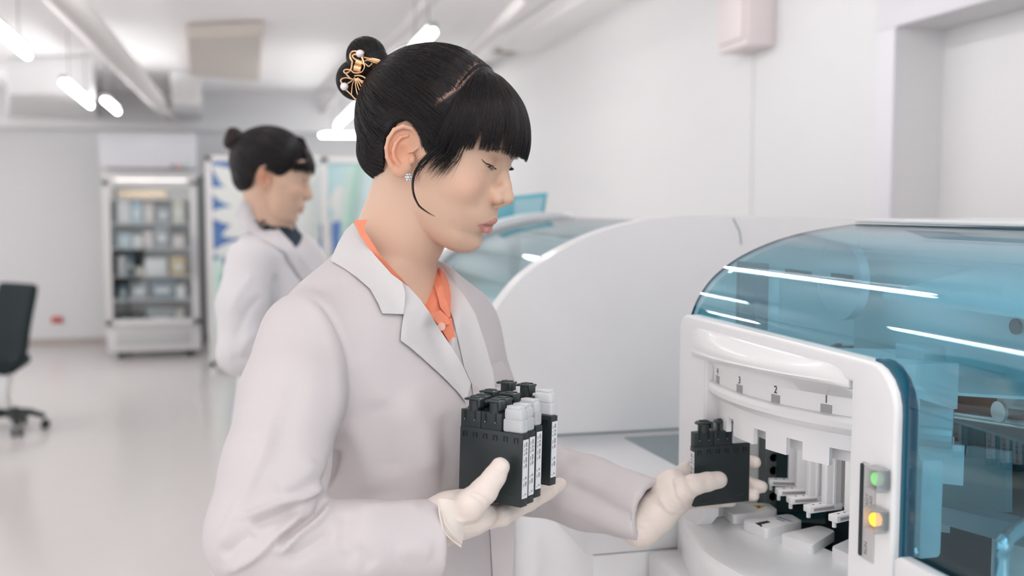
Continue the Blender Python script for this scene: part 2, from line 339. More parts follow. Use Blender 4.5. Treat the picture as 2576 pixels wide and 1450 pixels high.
# ------------------------------------------------------------------ flower mural panel on the back wall, right of the fridge
MY = 9.6
def mural(name, px0, px1, py0, py1, label, seed, stem=False):
    p0, p1 = ony(px0, py0, MY), ony(px1, py1, MY)
    t = thing(name, label, 'mural', ((p0.x + p1.x) / 2, MY, 0))
    m = bpy.data.materials.new('mural_ground'); m.use_nodes = True; nt = m.node_tree; b = nt.nodes['Principled BSDF']; b.inputs['Roughness'].default_value = 0.5
    tc = nt.nodes.new('ShaderNodeTexCoord'); n = nt.nodes.new('ShaderNodeTexNoise'); n.inputs['Scale'].default_value = 1.6
    mp = nt.nodes.new('ShaderNodeMapping'); mp.inputs['Location'].default_value = (seed, seed * 2, 0); mp.inputs['Scale'].default_value = (1.0, 1, 0.7)
    cr = nt.nodes.new('ShaderNodeValToRGB'); e = cr.color_ramp.elements
    if stem:
        e[0].position = 0.35; e[0].color = (0.36, 0.60, 0.62, 1); e[1].position = 0.65; e[1].color = (0.62, 0.74, 0.74, 1)
    else:
        e[0].position = 0.4; e[0].color = (0.07, 0.16, 0.42, 1); e[1].position = 0.7; e[1].color = (0.20, 0.46, 0.55, 1)
    nt.links.new(tc.outputs['Object'], mp.inputs[0]); nt.links.new(mp.outputs[0], n.inputs[0]); nt.links.new(n.outputs['Fac'], cr.inputs[0]); nt.links.new(cr.outputs[0], b.inputs['Base Color'])
    zc, hh = (p0.z + 0.12) / 2, p0.z - 0.12
    box('panel', ((p0.x + p1.x) / 2, MY + 0.03, zc), (p1.x - p0.x, 0.04, hh), m, t)
    fr = mat('mural_frame', (0.72, 0.7, 0.7), 0.5)
    bm = bmesh.new()
    for X in (p0.x - 0.02, p1.x + 0.02): add_box(bm, Vector((X, MY + 0.03, p0.z / 2 + 0.02)), (0.05, 0.07, p0.z + 0.04))
    for Z in (p0.z + 0.02, 0.08): add_box(bm, Vector(((p0.x + p1.x) / 2, MY + 0.03, Z)), (p1.x - p0.x + 0.09, 0.07, 0.05))
    bm_obj('frame', bm, fr, t)
    return t, p0, p1
def petal(parent, px, py, ang, L, W, m, dy=0.0):
    c = ony(px, py, MY); n = 20; P = []
    k = (MY * 1.02) / FPX
    for i in range(n):
        a = 2 * PI * i / n; u = (math.cos(a) * 0.5 + 0.5); v = math.sin(a) * (0.35 + 0.65 * math.sin(PI * min(1, u * 0.9 + 0.05))) * 0.5
        X = u * L; Z = v * W; ca, sa = math.cos(math.radians(ang)), math.sin(math.radians(ang))
        P.append(Vector((c.x + (X * ca - Z * sa) * k, MY + 0.008 - dy, c.z + (X * sa + Z * ca) * k)))
    prism('petal', P, (0, -0.004, 0), m, parent, smooth=False)
PET = mat('white_petal', (0.70, 0.72, 0.70), 0.5)
BLUE = mat('blue_paint', (0.09, 0.2, 0.5), 0.5); GREEN = mat('green_paint', (0.40, 0.64, 0.55), 0.5); GL = mat('mint_paint', (0.55, 0.70, 0.64), 0.5)
t, p0, p1 = mural('wall_mural', 530, 818, 404, 905, 'large painted panel of white flowers on blue, behind the woman in the background', 3.0)
for i, (x, y, a, L, W) in enumerate([(650, 502, 143, 132, 50), (655, 522, 160, 130, 42), (655, 548, 176, 124, 44), (662, 620, 187, 120, 42), (662, 690, 172, 112, 52), (650, 480, 118, 90, 46), (650, 560, 200, 90, 40), (760, 520, 60, 130, 50), (770, 530, 35, 100, 46), (745, 640, 60, 100, 66), (755, 620, 88, 120, 60), (740, 560, 80, 120, 60), (740, 560, 20, 90, 60), (760, 480, 70, 90, 50)]):
    petal(t, x, y, a, L, W, PET, 0.0013 * i)
prism('leaf', [ony(x, y, MY - 0.024) for x, y in ((536, 660), (560, 640), (556, 760), (575, 905), (545, 905), (538, 780))], (0, -0.003, 0), GL, t, smooth=False)
prism('leaf', [ony(x, y, MY - 0.030) for x, y in ((548, 690), (556, 690), (572, 860), (590, 905), (575, 905), (560, 850))], (0, -0.003, 0), GREEN, t, smooth=False)
MY = 9.3
t2, p0, p1 = mural('wall_mural', 822, 1000, 408, 905, 'painted panel of pale green stems and white blossom, between the two women', 9.0, True)
for i, (x, y, a, L, W) in enumerate([(776, 512, 4, 62, 84), (776, 560, -18, 52, 70), (776, 600, -40, 60, 50), (850, 640, 70, 90, 80), (835, 690, 120, 80, 80)]):
    petal(t2, x + 50, y, a, L, W, PET, 0.0013 * i)
for k, (xs, m) in enumerate((((896, 440), GREEN), ((880, 470), GL), ((846, 560), BLUE))):
    P = [(xs[0], 415), (xs[0] + 14, 415), (xs[0] - 10, 560), (xs[0] - 44, 700), (xs[0] - 58, 700), (xs[0] - 26, 560)]
    if k == 2: P = [(834, 560), (858, 556), (852, 640), (846, 760), (832, 760), (838, 640)]
    prism('stem', [ony(x, y, MY - 0.012 - 0.004 * k) for x, y in P], (0, -0.003, 0), m, t2, smooth=False)

# ------------------------------------------------------------------ office chair at far left
cb = onz(20, 1085, 0)
ch = thing('office_chair', 'dark grey office chair with silver column and black castor base at the left edge', 'chair', (cb.x, cb.y, 0))
sc_ = (cb.y / 7.0)
CH = mat('chair_fabric', (0.020, 0.028, 0.031), 0.8, bump=0.1, bscale=300, spec=0.15)
dch = (cb - CAMP).dot(F_AX)
def cpt(px, py, dd=0.0): return at(px, py, dch + dd)
# backrest: curved shell seen from the side/back
nb = 15; rows_ = []
prof = [(82, 714, -6), (80, 735, -6), (73, 770, -2), (66, 805, 2), (60, 840, 6), (58, 870, 5), (52, 895, 0), (36, 915, -14), (0, 940, -40)]
bm = bmesh.new(); grid = []
for (px, py, off) in prof:
    row = []
    for j in range(9):
        s = j / 8.0; x = px - s * 92 + 6 * math.sin(PI * s); dd = -0.10 + 0.42 * s
        p = cpt(x, py - 6 * s, dd); row.append(p)
    grid.append(row)
def thick_grid(bm, grid, th):
    n, m_ = len(grid), len(grid[0]); N = [[None] * m_ for _ in range(n)]
    for i in range(n):
        for j in range(m_):
            a = grid[min(i + 1, n - 1)][j] - grid[max(i - 1, 0)][j]; b = grid[i][min(j + 1, m_ - 1)] - grid[i][max(j - 1, 0)]
            N[i][j] = a.cross(b).normalized()
    A = [[bm.verts.new(grid[i][j]) for j in range(m_)] for i in range(n)]
    B = [[bm.verts.new(grid[i][j] + N[i][j] * th) for j in range(m_)] for i in range(n)]
    for i in range(n - 1):
        for j in range(m_ - 1):
            bm.faces.new((A[i][j], A[i][j + 1], A[i + 1][j + 1], A[i + 1][j])); bm.faces.new((B[i][j], B[i + 1][j], B[i + 1][j + 1], B[i][j + 1]))
    for i in range(n - 1):
        bm.faces.new((A[i][0], A[i + 1][0], B[i + 1][0], B[i][0])); bm.faces.new((A[i][-1], B[i][-1], B[i + 1][-1], A[i + 1][-1]))
    for j in range(m_ - 1):
        bm.faces.new((A[0][j], B[0][j], B[0][j + 1], A[0][j + 1])); bm.faces.new((A[-1][j], A[-1][j + 1], B[-1][j + 1], B[-1][j]))
thick_grid(bm, grid, 0.05); o = bm_obj('backrest', bm, CH, ch, smooth=True, angle=60)
s_ = o.modifiers.new('s', 'SUBSURF'); s_.levels = 1; s_.render_levels = 1
sx = cpt(-40, 925, 0.1)
box('seat', (sx.x, sx.y, sx.z + 0.02), (0.5, 0.5, 0.08), CH, ch, 0.035, seg=4)
top = cpt(26, 925, 0.0)
tube('column', [(cb.x, cb.y, 0.10), (cb.x - 0.01, cb.y, 0.25), (top.x, top.y, top.z)], [0.028, 0.026, 0.024], STEEL, ch, 14)
for k in range(5):
    a = math.radians(8 + 72 * k); dx, dy = math.cos(a), math.sin(a); L = 0.23
    tube('leg', [(cb.x, cb.y, 0.13), (cb.x + dx * L * 0.6, cb.y + dy * L * 0.6, 0.12), (cb.x + dx * L, cb.y + dy * L, 0.085)], [0.03, 0.024, 0.018], BLACK, ch, 10)
    wx, wy = cb.x + dx * L, cb.y + dy * L
    for s in (-1, 1):
        tube('caster', [(wx - dy * s * 0.012, wy + dx * s * 0.012, 0.031), (wx - dy * s * 0.03, wy + dx * s * 0.03, 0.031)], 0.03, RUBBER, ch, 16)
tube('footring', [cpt(30, 1008, 0), cpt(-40, 1008, -0.05), cpt(-80, 1006, 0.1)], 0.01, STEEL, ch, 8)
# ------------------------------------------------------------------ the near analyser
MW = mat('machine_white', (0.76, 0.76, 0.765), 0.28, coat=0.15)
MW2 = mat('machine_white_matt', (0.77, 0.765, 0.77), 0.45)
INW = mat('inner_white', (0.78, 0.80, 0.80), 0.45)
GL1 = glassmat('teal_glass', (0.64, 0.86, 0.925), rough=0.01, refl=0.08)
GEDGE = mat('glass_edge', (0.008, 0.09, 0.14), 0.15)
PROFILE = [(0.5565, 1.322), (0.559, 1.337), (0.564, 1.352), (0.573, 1.374), (0.588, 1.396), (0.606, 1.413), (0.632, 1.430), (0.662, 1.444), (0.70, 1.457), (0.75, 1.468), (0.81, 1.476)]
def prof_pts(prof, n=5):
    return [(p.x, p.y) for p in spline([(a, b, 0) for a, b in prof], n)]
def sweep_shell(name, prof, y0, y1, th, m, parent, edge=None):
    """a sheet of constant profile in XZ swept along Y, with thickness th (inwards = +X/-Z side)"""
    pts = prof_pts(prof); n = len(pts); nrm = []
    for i in range(n):
        a, b = pts[max(i - 1, 0)], pts[min(i + 1, n - 1)]; d = Vector((b[0] - a[0], b[1] - a[1])).normalized(); nrm.append((d.y, -d.x))
    V = []; F = []; mi = []; N = 2 * n
    for rep in range(2):                       # smooth skins first, then separate vertices for the cut edges
        for y in (y0, y1):
            for i in range(n): V.append((pts[i][0], y, pts[i][1]))
            for i in range(n): V.append((pts[i][0] + nrm[i][0] * th, y, pts[i][1] + nrm[i][1] * th))
    K = 2 * N
    for i in range(n - 1):
        F.append((i, i + 1, N + i + 1, N + i)); mi.append(0)
        F.append((n + i, N + n + i, N + n + i + 1, n + i + 1)); mi.append(0)
        F.append((K + i, K + n + i, K + n + i + 1, K + i + 1)); mi.append(1); F.append((K + N + i, K + N + i + 1, K + N + n + i + 1, K + N + n + i)); mi.append(1)
    F.append((K + n - 1, K + 2 * n - 1, K + N + 2 * n - 1, K + N + n - 1)); mi.append(1); F.append((K, K + N, K + N + n, K + n)); mi.append(1)
    o = mesh_obj(name, V, F, m, parent)
    if edge: o.data.materials.append(edge); o.data.polygons.foreach_set('material_index', mi)
    o.data.polygons.foreach_set('use_smooth', [k == 0 for k in mi])
    return o
UF, UN = 1.30, 0.20          # far and near ends of the near analyser
an = thing('analyser', 'large white laboratory analyser under a tinted blue curved cover, at right', 'analyser', (0.9, 0.75, 0))
g = sweep_shell('glass_cover', PROFILE, UN, UF, 0.0035, GL1, an, GEDGE)
# front glass below the curve, beside the panel
gf = box('front_glass', (0.5585, (UN + 0.80) / 2, 1.176), (0.004, 0.80 - UN, 0.29), GL1, an)
# rear housing, ends and floor of the bay
bm = bmesh.new()
add_box(bm, Vector((1.03, (UN + UF) / 2, 0.745)), (0.44, UF - UN, 1.455), None, 0.012, 3)
bm_obj('rear_housing', bm, MW, an, smooth=True)
prism('top_deck', [Vector((0.808, UN, 1.4775)), Vector((0.808, UF, 1.4775)), Vector((1.20, UF, 1.4775)), Vector((1.20, UN, 1.4775))], (0, 0, 0.006), MW, an, 0.002)
# far end cheek following the profile (thin white plate inside the cover)
cheek = [(x + 0.006, z - 0.006) for x, z in prof_pts(PROFILE)] + [(0.81, 1.06), (0.562, 1.06)]
prism('end_cheek', [Vector((x, UF - 0.012, z)) for x, z in cheek], (0, 0.01, 0), glassmat('clear_cheek', (0.62, 0.82, 0.86)), an, smooth=False)
# interior: sloping ceiling shroud, back plate, bay floor
prism('bay_back', [Vector((0.80, UN, 1.0)), Vector((0.80, UF - 0.02, 1.0)), Vector((0.80, UF - 0.02, 1.43)), Vector((0.80, UN, 1.43))], (0.012, 0, 0), INW, an, smooth=False)
BAYZ = 1.07
# carousel bay
CU, CV = 1.14, 0.88
def cyp(phi, R, z): a = math.radians(phi); return Vector((CV - R * math.cos(a), CU - R * math.sin(a), z))
# front panel: header, stiles, sill
PX, PT = 0.548, 0.022
def rounded(pts, r, n=6):
    out = []; N = len(pts)
    for i in range(N):
        p = Vector(pts[i]); a = Vector(pts[i - 1]) - p; b = Vector(pts[(i + 1) % N]) - p
        rr = r[i] if isinstance(r, (list, tuple)) else r
        if rr <= 0: out.append(tuple(p)); continue
        ua, ub = a.normalized(), b.normalized(); h = rr / math.tan(ua.angle(ub) / 2)
        s, e = p + ua * h, p + ub * h; c = p + (ua + ub).normalized() * (rr / math.sin(ua.angle(ub) / 2))
        for k in range(n + 1):
            t = k / n; v = (s - c).lerp(e - c, t).normalized() * rr; out.append(tuple(c + v))
    return out
def panel_with_hole(name, outer, hole, X, th, m, parent, bev=0.003):
    """outer/hole: (y, z) loops"""
    vs = [Vector(p) for p in outer] + [Vector(p) for p in hole]; no = len(outer); nh = len(hole)
    ed = [(i, (i + 1) % no) for i in range(no)] + [(no + i, no + (i + 1) % nh) for i in range(nh)]
    v2, e2, f2, _, _, _ = delaunay_2d_cdt(vs, ed, [], 0, 1e-6)
    from mathutils.geometry import intersect_point_tri_2d
    def inside(p, poly):
        c = False; j = len(poly) - 1
        for i in range(len(poly)):
            xi, yi = poly[i]; xj, yj = poly[j]
            if (yi > p[1]) != (yj > p[1]) and p[0] < (xj - xi) * (p[1] - yi) / (yj - yi) + xi: c = not c
            j = i
        return c
    bm = bmesh.new(); F = [bm.verts.new((X, p.x, p.y)) for p in v2]; B = [bm.verts.new((X + th, p.x, p.y)) for p in v2]
    cnt = {}
    for f in f2:
        c = sum((v2[i] for i in f), Vector((0, 0))) / len(f)
        if not inside(c, outer) or (nh and inside(c, hole)): continue
        bm.faces.new([F[i] for i in f]); bm.faces.new([B[i] for i in f][::-1])
        for a, b in zip(f, list(f[1:]) + [f[0]]): cnt[(a, b)] = 1
    for (a, b) in list(cnt):
        if (b, a) not in cnt: bm.faces.new((F[a], B[a], B[b], F[b]))
    if bev:
        bmesh.ops.recalc_face_normals(bm, faces=bm.faces)
        es = [e for e in bm.edges if len(e.link_faces) == 2 and e.calc_face_angle() > 1.0 and abs(e.verts[0].co.x - X) < 1e-6 and abs(e.verts[1].co.x - X) < 1e-6]
        bmesh.ops.bevel(bm, geom=es, offset=bev, segments=3, affect='EDGES', profile=0.5)
    return bm_obj(name, bm, m, parent, smooth=True, angle=50)
outer = rounded([(1.300, 0.80), (1.300, 1.356), (0.806, 1.356), (0.806, 0.80)], [0, 0.022, 0.042, 0])
hole = rounded([(1.215, 1.062), (1.215, 1.30), (0.879, 1.30), (0.879, 1.062)], [0.0, 0.004, 0.004, 0.0], 3)
hole = [(0.879, 0.95), (1.255, 0.95), (1.255, 1.066), (1.215, 1.10)] + [(1.215, 1.332), (0.879, 1.332)]
slot = rounded([(0.8535, 1.177), (0.8535, 1.256), (0.8335, 1.256), (0.8335, 1.177)], 0.004)
fp = panel_with_hole('front_panel', outer, hole, PX, PT, MW, an, 0.004)
# dark edge of the glass along the panel's right side
eb = rounded([(1.304, 1.20), (1.304, 1.36), (0.800, 1.36), (0.800, 0.80), (0.812, 0.80), (0.812, 1.20)], [0, 0.024, 0.046, 0, 0, 0])
prism('glass_rim', [Vector((PX + 0.007, y, z)) for y, z in rounded([(0.85, 0.80), (0.85, 1.3586), (0.8015, 1.3586), (0.8015, 0.80)], [0, 0, 0.045, 0])], (0.013, 0, 0), GEDGE, an)
# hood: a bulging arch above the opening
bm = bmesh.new(); NS, NT = 48, 18; G = []
for i in range(NS + 1):
    s = i / NS; y = 1.268 - s * (1.268 - 0.886)
    e = max(0.0, 1 - abs(2 * s - 1) ** 5) ** 0.5
    bul = (0.006 + 0.024 * math.sin(PI * min(1, max(0, s))) ** 0.8) * e
    row = []
    for j in range(NT + 1):
        t = j / NT; z = 1.345 - 0.037 * t
        prof = math.sin(PI * min(1.0, t * 0.94 + 0.03)) ** 0.55 if 0 < t < 1 else 0.0
        k = (0.35 + 0.65 * t) if t < 0.75 else 1.0
        zlow = 1.3005 + 0.024 * s; z = 1.345 - (1.345 - zlow) * t
        row.append(Vector((PX + 0.002 - bul * prof * k, y, z)))
    # underside returns inwards
    sn = max(-0.9, min(0.77, (CU - y) / 0.331)); xa = max(PX + 0.004, CV - 0.331 * math.cos(math.asin(sn)))
    row.append(Vector((PX + 0.002 + (xa - PX) * 0.35, y, zlow - 0.002))); row.append(Vector((xa - 0.001, y, 1.2985))); row.append(Vector((xa + 0.004, y, 1.2985))); row.append(Vector((xa + 0.004, y, 1.345)))
    G.append([bm.verts.new(p) for p in row])
for i in range(NS):
    n = len(G[i])
    for j in range(n): bm.faces.new((G[i][j], G[i][(j + 1) % n], G[i + 1][(j + 1) % n], G[i + 1][j]))
bm.faces.new(G[0]); bm.faces.new(G[-1])
bm_obj('hood', bm, MW, an, smooth=True, angle=50)
# curved number band and skirt with notches
def arc_strip(name, secs, phis, m, parent, smooth=True):
    """secs: closed loop of (R, z); phis: list of angles"""
    bm = bmesh.new(); G = [[bm.verts.new(cyp(p, R, z)) for R, z in secs] for p in phis]; n = len(secs)
    for i in range(len(phis) - 1):
        for j in range(n): bm.faces.new((G[i][j], G[i][(j + 1) % n], G[i + 1][(j + 1) % n], G[i + 1][j]))
    bm.faces.new(G[0]); bm.faces.new(G[-1])
    return bm_obj(name, bm, m, parent, smooth=smooth, angle=30)
fr = lambda a, b, n: [a + (b - a) * i / n for i in range(n + 1)]
arc_strip('number_band', [(0.329, 1.312), (0.329, 1.278), (0.315, 1.278), (0.315, 1.312)], fr(-13, 50, 40), MW2, an)
arc_strip('lip', [(0.329, 1.2778), (0.334, 1.2765), (0.3365, 1.272), (0.3355, 1.266), (0.330, 1.260), (0.322, 1.256), (0.318, 1.256), (0.318, 1.2778)], fr(-13, 50, 40), MW, an)
marks = [(-9, '4'), (3, '3'), (15.1, '2'), (27.3, '1')]
GMARK = mat('grey_mark', (0.32, 0.32, 0.32), 0.5); INK = mat('ink', (0.03, 0.03, 0.035), 0.5)
for ph, s in marks:
    w_ = 1.2
    arc_strip('mark', [(0.3296, 1.2875), (0.3296, 1.2785), (0.3288, 1.2785), (0.3288, 1.2875)], fr(ph - w_, ph + w_, 4), GMARK, an)
    a = math.radians(ph); nrm = Vector((-math.cos(a), -math.sin(a), 0)); xax = Vector((math.sin(a), -math.cos(a), 0))
    rotm = Matrix((xax, Vector((0, 0, 1)), nrm)).transposed()
    tx = text_obj('numeral', s, 0.0122, cyp(ph, 0.3298, 1.2930), rotm, INK, an, 0.0001)
    tx.scale = (0.85, 1, 1)
# skirt: notched lower wall
bm = bmesh.new(); R0, R1 = 0.322, 0.316
notch = [(ph - 2.2 + 5.2 * 0, ph) for ph, _ in marks]
steps = []
segs = []   # (phi0, phi1, zbottom)
edges = [-14, -6.0, -2.2, 6.6, 10.9, 17.0, 21.2, 27.4, 31.8, 39.5, 44, 52]
for i in range(len(edges) - 1):
    segs.append((edges[i], edges[i + 1], 1.2195 if i % 2 == 0 else 1.2395))
for a0, a1, zb in segs:
    n = 5; ph = fr(a0, a1, n)
    G = [[bm.verts.new(cyp(p, R, z)) for R, z in ((R0, 1.26), (R0, zb), (R1, zb - 0.0), (R1, 1.26))] for p in ph]
    for i in range(n):
        for j in range(4): bm.faces.new((G[i][j], G[i][(j + 1) % 4], G[i + 1][(j + 1) % 4], G[i + 1][j]))
    bm.faces.new(G[0]); bm.faces.new(G[-1])
bm_obj('skirt', bm, MW, an)
arc_strip('inner_skirt', [(0.300, 1.262), (0.300, 1.222), (0.290, 1.222), (0.290, 1.262)], fr(-14, 50, 30), MW2, an)
arc_strip('skirt_floor', [(0.318, 1.2425), (0.318, 1.2395), (0.296, 1.2395), (0.296, 1.2425)], fr(-14, 50, 30), MW2, an)
# drum ceiling closes the top of the bay
arc_strip('drum_roof', [(0.329, 1.315), (0.329, 1.312), (0.05, 1.312), (0.05, 1.315)], fr(-25, 85, 30), MW2, an)
# L-shaped white posts
POSTS = [(at(2020, 1228, 1.36), -14), (at(2052, 1248, 1.325), -6), (at(2087, 1262, 1.265), 4), (at(2130, 1285, 1.205), 12), (at(2013, 1205, 1.41), -20)]
ph_specs = [  # foot tip pixel (left-bottom corner top), foot right end, foot height, post left/right px, depth
    ((1960, 1203), (2004, 1203), 16, (2003, 2024), 1.37),
    ((1962, 1226), (2030, 1222), 17, (2030, 2062), 1.335),
    ((1985, 1246), (2068, 1240), 17, (2068, 2098), 1.27),
    ((2030, 1268), (2090, 1258), 18, (2128, 2156), 1.215),
    ((2096, 1292), (2152, 1278), 22, (2128, 2156), 1.165)]
HOLEM = mat('brown_hole', (0.25, 0.13, 0.10), 0.6)
def post(tip, foot_dir, L, h, zt, idx, zb):
    """foot: bar of length L from tip along foot_dir, column at its inner end"""
    d = Vector(foot_dir).normalized(); side = Vector((-d.y, d.x, 0)); wd = 0.0070; tip = Vector((tip.x, tip.y, zb))
    rot = Matrix.Rotation(math.atan2(d.y, d.x), 3, 'Z')
    p = tag(thing('hanging_arm', 'x', 'x', tip), None, None)
    for k in ('label', 'category'): del p[k]
    p.name = 'arm'; attach_empty(p, an)
    bm = bmesh.new(); cc = tip + d * (L / 2); cc.z = zb + h / 2
    add_box(bm, cc, (L, wd * 2, h), rot, 0.0012)
    c2 = tip + d * 0.003; c2.z = zb - 0.003
    add_box(bm, c2, (0.004, 0.004, 0.008), rot, 0.0008)
    c3 = tip + d * (L - 0.012); c3.z = (zb + h + zt) / 2
    add_box(bm, c3, (0.022, wd * 1.5, zt - zb - h), rot, 0.001)
    c4 = tip + d * (L - 0.012); c4.z = (zb + h + zt) / 2
    for s in (-1, 1): add_box(bm, c4 + side * s * wd * 0.9, (0.003, 0.002, zt - zb - h), rot)
    bm_obj('bracket', bm, MW2, p, smooth=True)
    for k in (0.2, 0.42):
        q = tip + d * (L * k); tube('hole', [(q.x, q.y, zb + h - 0.0005), (q.x, q.y, zb + h + 0.0003)], 0.0016, HOLEM, p, 10)
    bm = bmesh.new()
    for s in (-1, 1):
        q = tip + d * (L * 0.42) + side * s * (wd + 0.0002); q.z = zb + h * 0.5; add_box(bm, q, (L * 0.62, 0.0006, h * 0.42), rot)
    bm_obj('recess', bm, mat('arm_recess', (0.35, 0.33, 0.33), 0.5), p)
    return p
def attach_empty(o, parent):
    o.parent = parent; o.matrix_parent_inverse = world_of(parent).inverted()
for i, ph in enumerate((-21.0, -10.0, -1.2, 8.0, 18.0, 28.0)):
    a = math.radians(ph); tip = cyp(ph, 0.249, 1.13); d = Vector((math.cos(a), math.sin(a), 0))
    post(tip, d, 0.048, 0.0085, 1.245, i, 1.1315)
# grey backing between the arms, dark drum inside
arc_strip('arm_backing', [(0.190, 1.25), (0.190, 1.13), (0.184, 1.13), (0.184, 1.25)], fr(-2, 48, 24), mat('arm_grey', (0.42, 0.41, 0.41), 0.5), an)
arc_strip('dark_drum', [(0.172, 1.312), (0.172, 1.0), (0.165, 1.0), (0.165, 1.312)], fr(-50, 80, 40), DARK, an)
arc_strip('dark_well', [(0.222, 1.075), (0.222, 1.02), (0.10, 1.02), (0.10, 1.075)], fr(-28, 85, 40), DARK, an)
# dark inner walls of the bay
box('bay_wall', (0.62, 1.288, 1.19), (0.090, 0.010, 0.23), MW2, an)
box('bay_recess', (0.76, 1.286, 1.19), (0.19, 0.012, 0.23), mat('bay_green', (0.045, 0.085, 0.09), 0.5), an)
bm = bmesh.new()
for k in range(4): add_tube(bm, [Vector((0.672, 1.275, 1.105 + 0.018 * k)), Vector((0.672, 1.262, 1.105 + 0.018 * k))], 0.006, 12)
bm_obj('fastener', bm, CHROME, an, smooth=True)
box('bay_rail', (0.668, 1.272, 1.15), (0.018, 0.02, 0.14), mat('rail_grey', (0.12, 0.14, 0.14), 0.5), an, 0.002)
# carousel disc with pads
ca = thing('x', 'x', 'x', (CV, CU, 1.0)); ca.name = 'carousel'
for k in ('label', 'category'): del ca[k]
attach_empty(ca, an)
bm = bmesh.new(); sec = [(0.3, 1.0), (0.350, 1.0), (0.3615, 1.030), (0.364, 1.060), (0.3635, 1.072), (0.360, 1.0785), (0.354, 1.081), (0.30, 1.083), (0.2215, 1.084), (0.2215, 1.0)]
arc_strip('disc', sec, fr(-26, 75, 80), MW, ca)
def pad(px, label=None, r=0.004, h=0.013, z=1.0965, name='pad'):
    pts = [onz(x, y, z) for x, y in px]; pts2 = rounded([(p.x, p.y) for p in pts], r, 4)
    bm = bmesh.new(); add_prism(bm, [Vector((x, y, z - h)) for x, y in pts2], (0, 0, h))
    es = [e for e in bm.edges if e.verts[0].co.z > z - 1e-5 and e.verts[1].co.z > z - 1e-5]
    bmesh.ops.bevel(bm, geom=es, offset=0.0018, segments=3, affect='EDGES', profile=0.5)
    return bm_obj(name, bm, MW2, ca, smooth=True, angle=40)
zp = 1.0965
pad([(1810, 1268), (1932, 1265), (1956, 1283), (1845, 1296)])
pad([(1867, 1308), (1988, 1293), (2018, 1311), (1928, 1332)])
pad([(1962, 1345), (2060, 1322), (2101, 1336), (2044, 1372)])
pad([(2092, 1376), (2158, 1346), (2230, 1365), (2190, 1420)])
pad([(1752, 1262), (1890, 1238), (1920, 1252), (1800, 1280)])
# warning triangle
YEL = mat('warning_yellow', (0.72, 0.47, 0.02), 0.45)
tri = [(1895, 1272), (1926, 1273), (1908, 1282)]
prism('warning_mark', [onz(x, y, zp + 0.0002) for x, y in tri], (0, 0, 0.0003), YEL, ca, smooth=False)
prism('warning_mark', [onz(x, y, zp + 0.0006) for x, y in ((1904, 1274), (1913, 1274), (1910, 1276), (1914, 1276), (1907, 1279), (1909, 1276.5), (1905, 1276.5))], (0, 0, 0.0002), INK, ca, smooth=False)
# printed label: blue word and dark bar
BLU = mat('print_blue', (0.05, 0.22, 0.48), 0.5)
e1 = (onz(1992, 1313, zp) - onz(1952, 1300, zp)); e1.z = 0; ang = math.atan2(e1.y, e1.x)
text_obj('lettering', 'ATENCION', 0.0058, onz(1972, 1306.5, zp + 0.0003), Matrix.Rotation(ang, 3, 'Z'), BLU, ca, 0.0001)
prism('printed_bar', [onz(x, y, zp + 0.0002) for x, y in ((1954, 1305), (1974, 1312), (1972, 1313), (1952, 1306))], (0, 0, 0.0002), GMARK, ca, smooth=False)
prism('printed_bar', [onz(x, y, zp + 0.0002) for x, y in ((1900, 1317), (1930, 1311), (1938, 1315), (1908, 1322))], (0, 0, 0.0003), INK, ca, smooth=False)
prism('printed_bar', [onz(x, y, zp + 0.0002) for x, y in ((1908, 1321), (1914, 1320), (1918, 1325), (1914, 1326))], (0, 0, 0.0003), INK, ca, smooth=False)
for k in range(3):
    ph = 6 + 9 * k; q = cyp(ph + 3, 0.213, 1.079); tube('screw', [q, q + Vector((0, 0, 0.004))], 0.003, RUBBER, ca, 12)
# counter ledges below the carousel
bm = bmesh.new()
L0, L1 = onz(1613, 1372, 1.03), onz(1700, 1450, 1.03)
LX = (L0.x + L1.x) / 2
add_box(bm, Vector(((LX + 0.60) / 2, (0.1 + 1.298) / 2, 0.985)), (0.60 - LX, 1.198, 0.09), None, 0.006, 3)
bm_obj('ledge', bm, MW, an, smooth=True)
bm = bmesh.new()
add_box(bm, Vector((0.70, (UN + UF) / 2, 0.50)), (0.30, UF - UN, 0.90), None, 0.004)
bm_obj('base_cabinet', bm, MW, an, smooth=True)
q0, q1 = onz(1515, 1393, 0.985), onz(1606, 1379, 0.985)
bm = bmesh.new(); add_box(bm, Vector(((q0.x + q1.x) / 2 - 0.001, 0.699, 0.955)), (q1.x - q0.x, 1.198, 0.06), None, 0.004, 2); bm_obj('side_tray', bm, MW, an, smooth=True)
box('tray_seam', (q1.x + 0.001, 0.699, 0.975), (0.004, 1.198, 0.024), DARK, an)
bm = bmesh.new(); add_box(bm, Vector((0.60, 1.06, 1.309)), (0.012, 0.26, 0.004)); bm_obj('added_bay_glow', bm, mat('added_glow', (1, 1, 1), 0.4, emit=(1, 0.98, 0.97), estr=9.0), an)  # glowing strip added under the hood to brighten the carousel deck
# drum floor plates under the bay
box('bay_floor', (0.69, 1.12, 1.0), (0.25, 0.36, 0.03), DARK, an)
